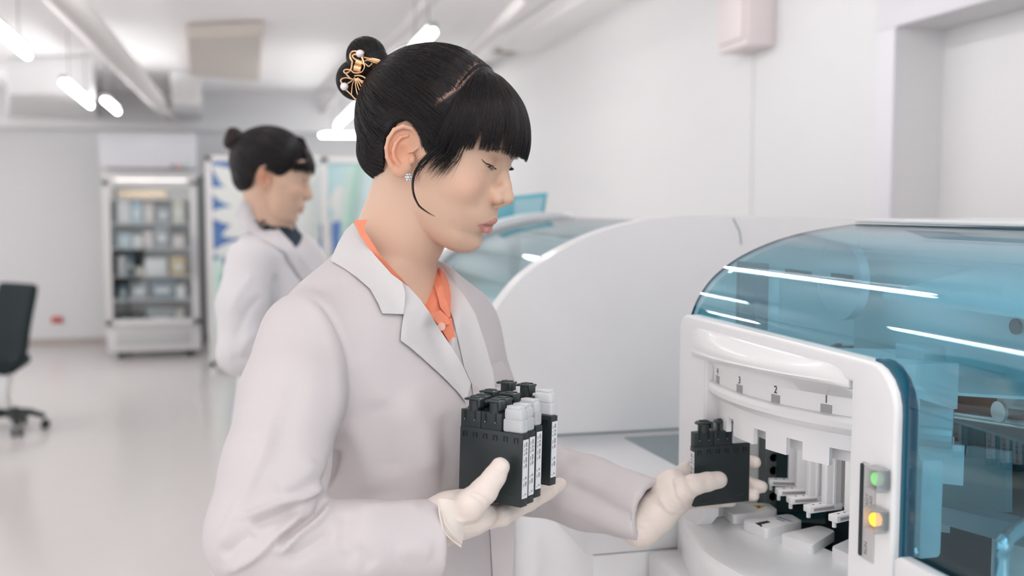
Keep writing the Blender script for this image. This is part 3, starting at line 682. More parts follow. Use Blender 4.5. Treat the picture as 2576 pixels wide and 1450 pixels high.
# panel switches
sl = onx(2218, 1162, PX); 
pl = panel = box('switch_plate', (PX - 0.0005, 0.8435, 1.2145), (0.0025, 0.0215, 0.092), mat('plate_grey', (0.50, 0.48, 0.48), 0.4), an, 0.001)
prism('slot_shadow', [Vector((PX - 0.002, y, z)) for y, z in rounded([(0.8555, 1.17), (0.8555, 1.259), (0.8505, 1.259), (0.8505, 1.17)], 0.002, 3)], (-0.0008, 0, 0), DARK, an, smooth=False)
CLEAR = glassmat('clear_guard', (0.8, 0.8, 0.8), thick=0.25)
for (px, py, col, e, nm) in ((2216, 1205, (0.22, 0.55, 0.22), 0.35, 'green_button'), (2212, 1307, (1.0, 0.48, 0.03), 1.2, 'amber_button')):
    q = onx(px, py, PX - 0.004)
    b = thing('x', 'x', 'x', q); b.name = nm
    for k in ('label', 'category'): del b[k]
    attach_empty(b, an)
    box('bezel', (PX - 0.003, q.y - 0.001, q.z), (0.004, 0.017, 0.017), DARK, b, 0.001)
    tube('lamp', [(PX - 0.004, q.y, q.z), (PX - 0.010, q.y, q.z), (PX - 0.0115, q.y, q.z)], [0.0062, 0.0062, 0.005], mat(nm + '_lens', col, 0.3, emit=col, estr=e), b, 20)
    bm = bmesh.new()
    for dy in (-1, 1): add_box(bm, Vector((PX - 0.008, q.y + dy * 0.0095, q.z)), (0.012, 0.0014, 0.021))
    for dz in (-1, 1): add_box(bm, Vector((PX - 0.008, q.y, q.z + dz * 0.0098)), (0.012, 0.019, 0.0014))
    bm_obj('guard', bm, CLEAR, b)
rm = Matrix((Vector((0, 0, -1)), Vector((0, -1, 0)) * 1, Vector((-1, 0, 0)))).transposed()
rm = Matrix((Vector((0, 0, 1)), Vector((0, 1, 0)), Vector((-1, 0, 0)))).transposed()
GINK = mat('grey_ink', (0.25, 0.25, 0.25), 0.5)
text_obj('lettering', 'READY', 0.006, (PX - 0.0021, 0.8440, 1.2235 - 0.0005), rm, GINK, an, 0.0001)
text_obj('lettering', 'LOAD', 0.006, (PX - 0.0021, 0.8375, 1.2235), rm, GINK, an, 0.0001)
text_obj('lettering', 'RUN', 0.006, (PX - 0.0021, 0.8440, 1.180), rm, GINK, an, 0.0001)

# --- things seen through the glass
def ibox(name, px0, py0, px1, py1, X, depth, m, bev=0.004):
    a, b = onx(px0, py0, X), onx(px1, py1, X); a2 = onx(px0, py1, X)
    return box(name, (X + depth / 2, (a.y + b.y) / 2, (onx((px0 + px1) / 2, py0, X).z + onx((px0 + px1) / 2, py1, X).z) / 2),
               (depth, abs(a.y - b.y), abs(onx((px0 + px1) / 2, py0, X).z - onx((px0 + px1) / 2, py1, X).z)), m, an, bev)
ibox('probe_housing', 2250, 868, 2318, 930, 0.66, 0.030, MW, 0.003)
ibox('housing_line', 2250, 921, 2318, 924, 0.6595, 0.01, DARK, 0)
ibox('vertical_rail', 2262, 968, 2290, 1140, 0.62, 0.012, MW, 0.006)
pb = ibox('pump_post', 2262, 1145, 2312, 1400, 0.600, 0.026, MW, 0.006)
for (px, py) in ((2298, 1150), (2301, 1388)):
    q = onx(px, py, 0.58); bmk = bmesh.new(); bmesh.ops.create_uvsphere(bmk, u_segments=16, v_segments=10, radius=0.005); bmesh.ops.translate(bmk, vec=q, verts=bmk.verts)
    attach(bm_obj('screw', bmk, CHROME, smooth=True), an)
DP = mat('dark_panel', (0.06, 0.085, 0.095), 0.35); MID = mat('mid_panel', (0.22, 0.27, 0.29), 0.4)
pa = [onx(x, y, 0.76) for x, y in ((2290, 1003), (2600, 1040), (2600, 1330), (2290, 1270))]
prism('dark_panel', pa, (0.012, 0, 0), DP, an)
pa = [onx(x, y, 0.74) for x, y in ((2368, 1112), (2398, 1112), (2400, 1138), (2412, 1148), (2428, 1146), (2433, 1122), (2530, 1136), (2530, 1290), (2360, 1265))]
prism('bracket_plate', pa, (0.008, 0, 0), MID, an, smooth=False)
bm = bmesh.new()
for k in range(18):
    q = onx(2332 + k * 4.2, 1006 + k * 0.55, 0.758); add_box(bm, q, (0.003, 0.0006, 0.006))
bm_obj('scale', bm, mat('scale_grey', (0.3, 0.36, 0.38), 0.5), an)
bm = bmesh.new(); a = onx(2330, 1032, 0.752); b = onx(2600, 1070, 0.752); add_tube(bm, [a, b], 0.0025, 8); a = onx(2330, 1040, 0.752); b = onx(2600, 1080, 0.752); add_tube(bm, [a, b], 0.0018, 8)
bm_obj('guide_rail', bm, STEEL, an, smooth=True)
for rr in (0.011, 0.008, 0.005):
    q = onx(2518, 1036, 0.745 - rr * 0.3); bm = bmesh.new(); add_tube(bm, [q, q + Vector((-0.006 + rr * 0.2, 0, 0))], rr, 20); bm_obj('pulley', bm, STEEL if rr != 0.008 else DP, an, smooth=True)
pa = [onx(x, y, 0.775) for x, y in ((2535, 720), (2640, 690), (2640, 1440), (2576, 1380), (2516, 1250), (2528, 1120), (2530, 900))]
prism('side_plate', pa, (0.006, 0, 0), INW, an, smooth=False)
for (px, py) in ((2542, 1137), (2556, 822)):
    q = onx(px, py, 0.773); tube('port', [q, q + Vector((-0.002, 0, 0))], 0.008 if py > 1000 else 0.0085, mat('port_dark', (0.01, 0.07, 0.11), 0.4), an, 20)
pa = [onx(x, y, 0.69) for x, y in ((2300, 1258), (2600, 1330), (2600, 1385), (2300, 1300))]
prism('lower_rail', pa, (0.03, 0, 0), MID, an)
# bay floor plate and its line, chrome pipe
box('bay_floor_plate', (0.66, 0.50, BAYZ - 0.01), (0.26, 0.60, 0.02), INW, an, 0.003)
q = onz(2385, 1340, BAYZ + 0.001); q2 = onz(2398, 1415, BAYZ + 0.001)
tube('floor_seam', [q, q2], 0.0008, GREY, an, 6)
tube('chrome_pipe', spline([onx(2520, 1460, 0.60), onx(2520, 1400, 0.60), onx(2526, 1368, 0.60), onx(2545, 1345, 0.62), onx(2600, 1310, 0.66)], 6), 0.0065, CHROME, an, 14)
prism('front_sill', [onx(x, y, 0.552) for x, y in ((2278, 1404), (2293, 1400), (2440, 1475), (2278, 1475))], (-0.012, 0, 0), MW, an, 0.002)
# upper bay: dome, shroud, dark gap, label strip
q = onx(2040, 690, 0.74)
bm = bmesh.new(); add_tube(bm, [Vector((0.745, 1.23, 1.402)), Vector((0.758, 1.23, 1.402))], 0.052, 40); bm_obj('round_cover', bm, MW, an, smooth=True)
ibox('label_strip', 1975, 680, 2035, 690, 0.70, 0.004, mat('strip_grey', (0.2, 0.22, 0.22), 0.5), 0)
ibox('barcode_strip', 2090, 690, 2140, 700, 0.735, 0.004, mat('strip_grey', (0.2, 0.22, 0.22), 0.5), 0)
ibox('dark_column', 1852, 660, 1898, 830, 0.63, 0.02, MID, 0.002)
ibox('inner_column', 1898, 700, 1926, 830, 0.655, 0.02, INW, 0.002)
prism('inner_shroud', [Vector((0.80, UN, 1.43)), Vector((0.80, 1.0, 1.43)), Vector((0.66, 1.0, 1.40)), Vector((0.66, UN, 1.40))], (0, 0, 0.006), INW, an, smooth=False)

# ------------------------------------------------------------------ counter section and the far analyser
Y2 = 1.76
ct = thing('counter_unit', 'low white counter unit with grey panel between the two analysers', 'counter', (0.8, 1.53, 0))
T = 1.086
box('worktop', (0.785, (UF + 0.005 + Y2) / 2, T - 0.03), (0.73, Y2 - UF - 0.01, 0.06), MW, ct, 0.006)
bm = bmesh.new(); add_box(bm, Vector((0.785, (UF + 0.005 + Y2) / 2, (T - 0.06) / 2)), (0.71, Y2 - UF - 0.012, T - 0.06), None, 0.003); bm_obj('cabinet', bm, MW, ct, smooth=True)
gp = rounded([(onz(x, y, T).x, onz(x, y, T).y) for x, y in ((1570, 1102), (1700, 1095), (1760, 1090), (1780, 1200), (1700, 1172))], 0.003, 3)
prism('touch_panel', [Vector((x, y, T)) for x, y in gp], (0, 0, 0.0015), GREY, ct, smooth=False)
PROF2 = [(0.335, 1.0), (0.338, 1.10), (0.348, 1.18), (0.368, 1.26), (0.384, 1.297), (0.413, 1.341), (0.450, 1.380), (0.508, 1.419), (0.580, 1.452), (0.655, 1.472), (0.71, 1.480), (0.80, 1.483), (1.20, 1.475)]
a2 = thing('analyser', 'second white analyser farther along the wall, with a bulging quarter-round end', 'analyser', (0.8, 2.2, 0))
ck = prof_pts(PROF2) + [(1.20, 0.0), (0.40, 0.0), (0.40, 1.0)]
prism('end_panel', [Vector((x, Y2, z)) for x, z in ck], (0, 0.05, 0), MW, a2, 0.012, 4)
prism('base_line', [Vector((0.345, Y2 - 0.0015, T + 0.002)), Vector((0.9, Y2 - 0.0015, T + 0.002)), Vector((0.9, Y2 - 0.0015, T + 0.006)), Vector((0.345, Y2 - 0.0015, T + 0.006))], (0, 0.004, 0), GREY, a2, smooth=False)
GL2 = glassmat('teal_glass_far', (0.66, 0.84, 0.88), rough=0.02, refl=0.08)
pg = [(x + 0.008, z - 0.012) for x, z in PROF2 if z >= 1.1 and x < 0.9]
sweep_shell('glass_cover', pg, Y2 + 0.05, 2.62, 0.004, GL2, a2, GEDGE)
# white arch at the far end of its cover, standing proud
pts = [(x - 0.0, z + 0.002) for x, z in prof_pts(PROF2) if x <= 0.86]; inn = [(x + 0.03, z - 0.035) for x, z in pts]
prism('arch_frame', [Vector((x, 2.62, z)) for x, z in pts + inn[::-1]], (0, 0.10, 0), MW, a2, 0.01, 3)
box('body', (0.80, 2.22, 0.54), (0.78, 0.86, 1.08), MW, a2, 0.006)
box('back_shell', (1.05, 2.22, 0.98), (0.30, 0.82, 0.96), MW, a2, 0.01)
box('bay_deck', (0.65, 2.22, 1.10), (0.5, 0.80, 0.02), MID, a2, 0.002)
for k, (y, h, m) in enumerate([(1.95, 0.18, MID), (2.15, 0.12, INW), (2.35, 0.22, MID), (2.5, 0.15, INW)]):
    box('module', (0.72, y, 1.11 + h / 2), (0.16, 0.12, h), m, a2, 0.01)
tube('seam', [Vector((0.845, Y2 - 0.001, 1.478)), Vector((0.858, Y2 - 0.001, 1.455)), Vector((0.862, Y2 - 0.001, 1.43))], 0.0009, GREY, a2, 6)
a3 = thing('analyser', 'lower white analyser behind the arched one, farthest of the row', 'analyser', (0.8, 3.4, 0))
box('body', (0.72, 3.3, 0.55), (0.6, 1.1, 1.10), MW, a3, 0.02)
box('rear', (1.1, 3.3, 0.7), (0.3, 1.1, 1.4), MW, a3, 0.02)
box('work_deck', (0.62, 3.3, 1.16), (0.5, 1.0, 0.10), INW, a3, 0.02)
sc = thing('monitor', 'blue-tinted raised screen standing beyond the arched analyser', 'screen', (0.62, 3.0, 1.2))
TEAL = mat('teal_shell', (0.12, 0.40, 0.48), 0.25); TE2 = mat('teal_light', (0.34, 0.56, 0.62), 0.2)
Ym = 2.85
c4 = [ony(x, y, Ym) for x, y in ((1225, 500), (1379, 484), (1366, 566), (1225, 600))]
prism('frame', c4, (0, 0.03, 0), TEAL, sc, 0.004)
c5 = [ony(x, y, Ym - 0.003) for x, y in ((1295, 502), (1368, 496), (1357, 556), (1293, 572))]
prism('screen_glass', c5, (0, 0.004, 0), TE2, sc, smooth=False)
a_ = ony(1290, 560, Ym + 0.02); tube('stand', [(a_.x, a_.y, a_.z), (a_.x, a_.y, 1.21)], 0.02, MW, sc, 12)
# ------------------------------------------------------------------ distance-field modelling for bodies, clothes and hands
class Field:
    def __init__(s, lo, hi, vox):
        s.o = np.array(lo, float); s.v = vox; s.n = np.ceil((np.array(hi) - s.o) / vox).astype(int) + 1
        s.f = np.full(tuple(s.n), 1e3, np.float32)
    def sub(s, lo, hi):
        a = np.maximum(0, np.floor((np.array(lo) - s.o) / s.v).astype(int)); b = np.minimum(s.n, np.ceil((np.array(hi) - s.o) / s.v).astype(int) + 1)
        if (b <= a).any(): return None
        ax = [(s.o[i] + s.v * np.arange(a[i], b[i])).astype(np.float32) for i in range(3)]
        return tuple(slice(a[i], b[i]) for i in range(3)), ax[0][:, None, None], ax[1][None, :, None], ax[2][None, None, :]
    def add(s, fn, lo=None, hi=None, k=0.0):
        r = s.sub(s.o if lo is None else lo, s.o + s.n * s.v if hi is None else hi)
        if r is None: return
        sl, X, Y, Z = r; d = fn(X, Y, Z); a = s.f[sl]; s.f[sl] = smin(a, d, k)
    def cut(s, fn, lo=None, hi=None, k=0.0):
        r = s.sub(s.o if lo is None else lo, s.o + s.n * s.v if hi is None else hi)
        if r is None: return
        sl, X, Y, Z = r; d = fn(X, Y, Z); s.f[sl] = -smin(-s.f[sl], d, k)
def smin(a, b, k):
    if k <= 0: return np.minimum(a, b)
    h = np.clip(0.5 + 0.5 * (b - a) / k, 0, 1); return b * (1 - h) + a * h - k * h * (1 - h)
def ell(c, r, R=None):
    c = np.array(c, float); r = np.array(r, float)
    def f(X, Y, Z):
        x, y, z = X - c[0], Y - c[1], Z - c[2]
        if R is not None: x, y, z = (R[0][0] * x + R[0][1] * y + R[0][2] * z, R[1][0] * x + R[1][1] * y + R[1][2] * z, R[2][0] * x + R[2][1] * y + R[2][2] * z)
        k0 = np.sqrt((x / r[0]) ** 2 + (y / r[1]) ** 2 + (z / r[2]) ** 2); k1 = np.sqrt((x / r[0] ** 2) ** 2 + (y / r[1] ** 2) ** 2 + (z / r[2] ** 2) ** 2) + 1e-9
        return k0 * (k0 - 1) / k1
    return f
def cone(a, b, ra, rb):
    a = np.array(a, float); b = np.array(b, float); d = b - a; L = float(d @ d) + 1e-12
    def f(X, Y, Z):
        x, y, z = X - a[0], Y - a[1], Z - a[2]; t = np.clip((x * d[0] + y * d[1] + z * d[2]) / L, 0, 1)
        return np.sqrt((x - d[0] * t) ** 2 + (y - d[1] * t) ** 2 + (z - d[2] * t) ** 2) - (ra + (rb - ra) * t)
    return f
def add_chain(F, pts, rs, k=0.0, pad=None, kin=None):
    """tapered limb through pts; segments first united with kin, then with the field"""
    pts = [np.array(p, float) for p in pts]; m = max(rs); pad = k + 2 * F.v if pad is None else pad
    lo = np.min(pts, 0) - m - pad; hi = np.max(pts, 0) + m + pad
    def fn(X, Y, Z):
        d = None
        for i in range(len(pts) - 1):
            e = cone(pts[i], pts[i + 1], rs[i], rs[i + 1])(X, Y, Z); d = e if d is None else smin(d, e, kin or 0)
        return d
    F.add(fn, lo, hi, k)
def add_ell(F, c, r, k, R=None):
    m = max(r) + k + 2 * F.v; F.add(ell(c, r, R), np.array(c) - m, np.array(c) + m, k)
def cut_ell(F, c, r, k, R=None):
    m = max(r) + k + 2 * F.v; F.cut(ell(c, r, R), np.array(c) - m, np.array(c) + m, k)
def surface(F):
    f = F.f; ins = f < 0; nx, ny, nz = f.shape
    c = ins[:-1, :-1, :-1].astype(np.int8)
    cnt = np.zeros((nx - 1, ny - 1, nz - 1), np.int8); offs = [(i, j, k) for i in (0, 1) for j in (0, 1) for k in (0, 1)]
    for (i, j, k) in offs: cnt += ins[i:nx - 1 + i, j:ny - 1 + j, k:nz - 1 + k]
    I, J, K = np.nonzero((cnt > 0) & (cnt < 8))
    idx = np.full(cnt.shape, -1, np.int32); idx[I, J, K] = np.arange(len(I))
    val = {o: f[I + o[0], J + o[1], K + o[2]] for o in offs}
    acc = np.zeros((len(I), 3)); n = np.zeros(len(I))
    for o in offs:
        for a in range(3):
            if o[a] == 0:
                q = list(o); q[a] = 1; q = tuple(q); v0, v1 = val[o], val[q]; m = (v0 < 0) != (v1 < 0)
                t = np.where(m, v0 / np.where(m, v0 - v1, 1), 0); p = np.zeros((len(I), 3)); p[:, :] = o; p[:, a] += t
                acc += p * m[:, None]; n += m
    V = (np.stack([I, J, K], 1) + acc / n[:, None]) * F.v + F.o
    Q = []
    for a in range(3):
        b, c2 = (a + 1) % 3, (a + 2) % 3
        s0 = [slice(None)] * 3; s1 = [slice(None)] * 3; s0[a] = slice(0, -1); s1[a] = slice(1, None)
        A, B = ins[tuple(s0)], ins[tuple(s1)]; ch = A != B
        P = np.stack(np.nonzero(ch), 1); ok = (P[:, b] >= 1) & (P[:, c2] >= 1) & (P[:, b] < f.shape[b] - 1) & (P[:, c2] < f.shape[c2] - 1); P = P[ok]
        flip = A[P[:, 0], P[:, 1], P[:, 2]]
        q = []
        for (db, dc) in ((-1, -1), (0, -1), (0, 0), (-1, 0)):
            R_ = P.copy(); R_[:, b] += db; R_[:, c2] += dc; q.append(idx[R_[:, 0], R_[:, 1], R_[:, 2]])
        q = np.stack(q, 1); q = np.where(flip[:, None], q, q[:, ::-1]); Q.append(q)
    return V, np.concatenate(Q)
def np_mesh(name, V, Q, m, parent=None, colors=None, smooth=True):
    me = bpy.data.meshes.new(name); me.vertices.add(len(V)); me.vertices.foreach_set('co', np.asarray(V, np.float32).ravel())
    k = Q.shape[1]; me.loops.add(Q.size); me.loops.foreach_set('vertex_index', Q.astype(np.int32).ravel())
    me.polygons.add(len(Q)); me.polygons.foreach_set('loop_start', np.arange(0, Q.size, k, dtype=np.int32))
    try: me.polygons.foreach_set('loop_total', np.full(len(Q), k, np.int32))
    except Exception: pass
    me.update(calc_edges=True); me.validate()
    if smooth: me.polygons.foreach_set('use_smooth', [True] * len(me.polygons))
    me.materials.append(m)
    if colors is not None:
        at_ = me.color_attributes.new('Tint', 'FLOAT_COLOR', 'POINT'); c4 = np.ones((len(V), 4), np.float32); c4[:, :3] = colors; at_.data.foreach_set('color', c4.ravel())
    o = bpy.data.objects.new(name, me); C.objects.link(o)
    if parent is not None: attach(o, parent)
    return o
def attr_mat(name, rough=0.5, sss=0.0, bump=0.0, bscale=200, spec=0.4):
    m = mat(name, (0.5, 0.5, 0.5), rough, bump=bump, bscale=bscale, sss=sss, spec=spec); nt = m.node_tree
    a = nt.nodes.new('ShaderNodeAttribute'); a.attribute_name = 'Tint'; b = nt.nodes['Principled BSDF']
    nt.links.new(a.outputs['Color'], b.inputs['Base Color']); return m
def strands(name, polys, radius, m, parent, tip=0.25):
    hc = bpy.data.hair_curves.new(name); hc.add_curves([len(p) for p in polys])
    P = np.concatenate(polys).astype(np.float32)
    hc.points.foreach_set('position', P.ravel())
    ra = hc.attributes.get('radius') or hc.attributes.new('radius', 'FLOAT', 'POINT')
    R = np.concatenate([radius * (1 - (1 - tip) * np.clip((np.linspace(0, 1, len(p)) - 0.55) / 0.45, 0, 1)) for p in polys]).astype(np.float32)
    ra.data.foreach_set('value', R)
    hc.materials.append(m); o = bpy.data.objects.new(name, hc); C.objects.link(o)
    if parent is not None: attach(o, parent)
    return o
def pchip(z, zs, vs):
    """smooth monotone interpolation of table (zs increasing)"""
    zs = np.array(zs, float); vs = np.array(vs, float); h = np.diff(zs); dl = np.diff(vs) / h
    mth = np.zeros(len(zs)); mth[0] = dl[0]; mth[-1] = dl[-1]
    for i in range(1, len(zs) - 1):
        if dl[i - 1] * dl[i] > 0:
            w1, w2 = 2 * h[i] + h[i - 1], h[i] + 2 * h[i - 1]; mth[i] = (w1 + w2) / (w1 / dl[i - 1] + w2 / dl[i])
    zc = np.clip(z, zs[0], zs[-1]); i = np.clip(np.searchsorted(zs, zc) - 1, 0, len(zs) - 2); t = (zc - zs[i]) / h[i]
    return ((2 * t ** 3 - 3 * t ** 2 + 1) * vs[i] + (t ** 3 - 2 * t ** 2 + t) * h[i] * mth[i] + (-2 * t ** 3 + 3 * t ** 2) * vs[i + 1] + (t ** 3 - t ** 2) * h[i] * mth[i + 1]).astype(np.float32)
def section(tab, n=2.25, off=0.0):
    """tab rows: z, front x, back x, half width, centre x ; closed superellipse slices"""
    T = sorted(tab); zs = [r[0] for r in T]
    def f(X, Y, Z):
        z = Z[0, 0, :] if Z.shape[0] == 1 else Z
        xf, xb, w_, xc = (pchip(z, zs, [r[i] for r in T]) for i in (1, 2, 3, 4))
        x = X - xc; a = np.where(x >= 0, xf - xc, xc - xb) + off; q = (np.abs(x / a) ** n + np.abs(Y / (w_ + off)) ** n) ** (1.0 / n) + 1e-6
        r = np.sqrt(x * x + Y * Y); d = r * (1 - 1 / q); d = np.where(r < 1e-3, -np.minimum(a, w_ + off), d)
        out = np.maximum(zs[0] - off - Z, Z - zs[-1] - off)
        return np.maximum(d, out).astype(np.float32)
    return f
# rigid frames, all lengths in mm inside a frame
class Frame:
    def __init__(s, O, fwd, left, up, sc=0.001):
        s.O = np.array(O, float); s.M = np.array([fwd, left, up], float).T * sc; s.I = np.linalg.inv(s.M)
    def w(s, P): return np.asarray(P, float) @ s.M.T + s.O
    def l(s, P): return (np.asarray(P, float) - s.O) @ s.I.T
RV = np.array(R_AX); HV = np.array(H_AX); UV = np.array([0, 0, 1.0])
def frame(O, yaw, pitch, roll=0.0, sc=0.001):
    """yaw: degrees turned from picture-right towards the camera; pitch: degrees nodding down"""
    y, p = math.radians(yaw), math.radians(pitch)
    f0 = RV * math.cos(y) - HV * math.sin(y); left = RV * math.sin(y) + HV * math.cos(y)
    fwd = f0 * math.cos(p) - UV * math.sin(p); up = np.cross(fwd, left)
    r = math.radians(roll); l2 = left * math.cos(r) + up * math.sin(r); u2 = up * math.cos(r) - left * math.sin(r)
    return Frame(O, fwd, l2, u2, sc)
def project(P):
    P = np.asarray(P) - np.array(CAMP); t = P @ np.array(F_AX); return CXP + FPX * (P @ RV) / t, CYP - FPX * (P @ np.array(U_AX)) / t, t

# ---- head
FACE = [  # z, front, back, half width, centre
    (62, 88, -30, 63, 18), (45, 91.5, -25, 64.5, 20), (32, 93, -20, 66, 22), (22, 92, -16, 67, 24), (12, 90.0, -12, 68.5, 24), (0, 88.5, -8, 69, 24), (-12, 89.5, -4, 67, 25), (-22, 91.5, 0, 64.5, 26),
    (-30, 93.5, 2, 62, 28), (-40, 94, 4, 59.5, 30), (-50, 92, 6, 56.5, 32), (-60, 88.5, 10, 53, 34), (-68, 86, 16, 49, 38), (-76, 86.5, 24, 44.5, 42), (-84, 84.5, 34, 37.5, 48), (-91, 79, 44, 27, 56), (-95, 72, 54, 12, 62)]
EYE_C = (73.0, 32.0, 19.0); EYE_R = 11.8
def build_head_field(HF, vox, neck=None, fine=True):
    F = Field((-112, -88, -205), (122, 88, 130), vox)
    F.add(section(FACE, 2.2), (-40, -80, -105), (110, 80, 66))
    add_ell(F, (-9, 0, 46), (93, 73.5, 79), 14)
    add_ell(F, (38, 0, 40), (54, 58, 42), 14)                        # forehead
    for s in (-1, 1):
        add_ell(F, (58, s * 42, -14), (24, 19, 20), 12)              # cheeks
        add_ell(F, (76, s * 15, -44), (15, 16, 16), 10)
        cut_ell(F, (101, s * 31, 20), (16, 17, 12.5), 9)             # sockets
    add_ell(F, (76.5, 0, -79), (11.5, 14, 10), 10)                   # chin
    # neck
    if neck is not None: neck(F)
    # nose
    add_chain(F, [(84, 0, 30), (87.5, 0, 17), (92.5, 0, 6), (97.5, 0, -3), (101.5, 0, -11)], [5.5, 6.0, 6.6, 7.3, 8.2], 7, kin=4)
    add_ell(F, (103.0, 0, -15.5), (9.6, 9.4, 8.0), 4)
    for s in (-1, 1):
        add_ell(F, (94.5, s * 11.8, -18.8), (9.0, 6.2, 6.8), 3.5)
        cut_ell(F, (101.0, s * 6.4, -24.5), (5.4, 2.6, 3.0), 1.6)
        add_chain(F, [(97, s * 9, -8), (90, s * 13, -12)], [5, 5], 6)
    add_chain(F, [(104.5, 0, -20), (95.5, 0, -27)], [3.8, 4.2], 3)
    # mouth mound and lips
    add_ell(F, (84, 0, -46), (13.5, 23, 15), 6)
    up = [(80.0, 25.3, -54.0), (89.5, 15, -50.0), (94.2, 8, -46.6), (95.9, 3.2, -45.0), (95.7, 0, -45.9), (95.9, -3.2, -45.0), (94.2, -8, -46.6), (89.5, -15, -50.0), (80.0, -25.3, -54.0)]
    add_chain(F, up, [1.4, 2.9, 3.9, 4.1, 4.0, 4.1, 3.9, 2.9, 1.4], 1.8, kin=1.5)
    lo = [(80.6, 24, -55.0), (88.6, 14, -56.2), (92.0, 7, -58.2), (92.9, 0, -58.7), (92.0, -7, -58.2), (88.6, -14, -56.2), (80.6, -24, -55.0)]
    add_chain(F, lo, [1.2, 2.9, 4.2, 4.6, 4.2, 2.9, 1.2], 1.8, kin=1.5)
    gr = [(81.5, 26.5, -54.4), (91.5, 16, -52.6), (97.5, 8, -51.8), (100, 0, -52.0), (97.5, -8, -51.8), (91.5, -16, -52.6), (81.5, -26.5, -54.4)]
    m = 30
    F.cut(lambda X, Y, Z: smin_chain(gr, 0.7, X, Y, Z), (76, -30, -59), (106, 30, -48), 1.4)
    # eyelids: a ball slightly larger than the eye, opened by a narrow slit
    for s in (-1, 1):
        c = np.array((EYE_C[0], s * EYE_C[1], EYE_C[2]))
        add_ell(F, c, (13.1, 13.6, 13.0), 3.0)
        # upper lid fold
        F.cut(lambda X, Y, Z: smin_chain([c + (9.5, s * 11.5, 2.0), c + (12.6, s * 6, 2.6), c + (14.0, 0, 3.2), c + (12.8, -s * 7, 2.0)], 0.6, X, Y, Z), c + (5, -16, -5), c + (18, 16, 8), 1.2)
        sl = [c + (7.6, s * 11.2, -2.0), c + (11.0, s * 6.5, -3.4), c + (12.6, s * 0.5, -4.4), c + (11.8, -s * 5.5, -5.4), c + (9.6, -s * 10.5, -6.4)]
        F.cut(lambda X, Y, Z: smin_chain(sl, None, X, Y, Z, [0.5, 1.7, 2.3, 1.9, 0.6]), c + (2, -16, -12), c + (18, 16, 4), 0.7)
    # ears
    if fine:
        for s in (-1, 1):
            a28 = math.radians(27); A = np.array((math.cos(a28), -s * math.sin(a28), 0)); N = np.array((math.sin(a28), s * math.cos(a28), 0)); B = np.array((0, 0, 1.0)); E0 = np.array((2, s * 67.5, 0))
            P = lambda a, b, c_: E0 + A * a + B * b + N * c_
            Rm = np.array([A, B, N])
            add_ell(F, P(-13, 4, -0.5), (15.5, 25.5, 2.0), 2.5, Rm)
            cut_ell(F, P(-9.5, 0.5, 5.0), (9.0, 11.5, 6.0), 2.0, Rm)
            cut_ell(F, P(-17, 16, 4.2), (8.5, 7, 4.0), 2.0, Rm)
            cut_ell(F, P(-25, 4, 4.0), (2.2, 15, 3.2), 1.5, Rm)
            hel = [(-5, 3, 2.0), (0, 7, 2.6), (4, 12, 2.4), (4.5, 18, 2.2), (0, 25, 2.6), (-9, 30.5, 3.2), (-19, 29.5, 3.6), (-27, 23, 3.6), (-30.5, 12, 3.4), (-30, 1, 3.0), (-26, -9, 2.4), (-19, -17, 1.6), (-12, -22, 1.0)]
            add_chain(F, [P(*h) for h in hel], [1.4, 1.9, 2.1, 2.2, 2.3, 2.5, 2.6, 2.5, 2.3, 2.2, 2.3, 2.8, 3.2], 1.6, kin=1.2)
            anti = [(-11, 21, 1.8), (-18, 17, 2.6), (-21.5, 9, 3.0), (-21.5, 0, 3.0), (-18, -8, 2.6), (-11.5, -13, 2.2)]
            add_chain(F, [P(*h) for h in anti], [1.6, 2.1, 2.4, 2.4, 2.5, 2.9], 2.2, kin=1.5)
            add_ell(F, P(-8, -21, 0.6), (8.0, 6.8, 3.4), 3.5, Rm)     # lobe
            add_ell(F, P(-3, -16, 0.4), (7, 8, 3.2), 3.5, Rm)
            add_ell(F, P(1.8, -3.5, 2.2), (3.6, 5.0, 2.8), 2.5, Rm)   # tragus
    return F
def smin_chain(pts, r, X, Y, Z, rs=None):
    d = None
    for i in range(len(pts) - 1):
        ra, rb = (r, r) if rs is None else (rs[i], rs[i + 1])
        e = cone(pts[i], pts[i + 1], ra, rb)(X, Y, Z); d = e if d is None else np.minimum(d, e)
    return d
SKIN = attr_mat('skin', 0.46, sss=0.12, bump=0.04, bscale=900, spec=0.35)
def skin_colors(V, base=(0.645, 0.435, 0.32)):
    col = np.tile(np.array(base), (len(V), 1))
    def blend(mask, c):
        nonlocal col; col = col * (1 - mask[:, None]) + np.array(c) * mask[:, None]
    g = lambda c, r: np.exp(-(((V - np.array(c)) / np.array(r)) ** 2).sum(1))
    for s in (-1, 1):
        blend(0.45 * g((66, s * 44, -12), (22, 18, 16)), (0.66, 0.30, 0.22))
        blend(0.75 * g((-10, s * 78, 2), (24, 14, 30)), (0.72, 0.30, 0.18))
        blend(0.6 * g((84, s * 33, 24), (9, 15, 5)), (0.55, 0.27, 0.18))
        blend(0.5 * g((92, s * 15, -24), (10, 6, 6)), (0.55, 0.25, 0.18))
    lipc = np.array([(95.5, 0, -51.8)]); y = V[:, 1]
    zc_up = np.interp(np.abs(y), [0, 3.2, 8, 15, 25], [-42.8, -41.0, -42.8, -47.4, -53.6]); zc_lo = np.interp(np.abs(y), [0, 7, 14, 24], [-64.0, -63.0, -59.8, -54.8])
    m = np.clip((zc_up - V[:, 2]) / 1.0 + 0.5, 0, 1) * np.clip((V[:, 2] - zc_lo) / 1.2 + 0.5, 0, 1) * (np.abs(y) < 25.5) * (V[:, 0] > 78)
    blend(m * 0.92, (0.55, 0.235, 0.205))
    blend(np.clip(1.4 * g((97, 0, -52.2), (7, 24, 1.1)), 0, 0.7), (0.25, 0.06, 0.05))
    return col
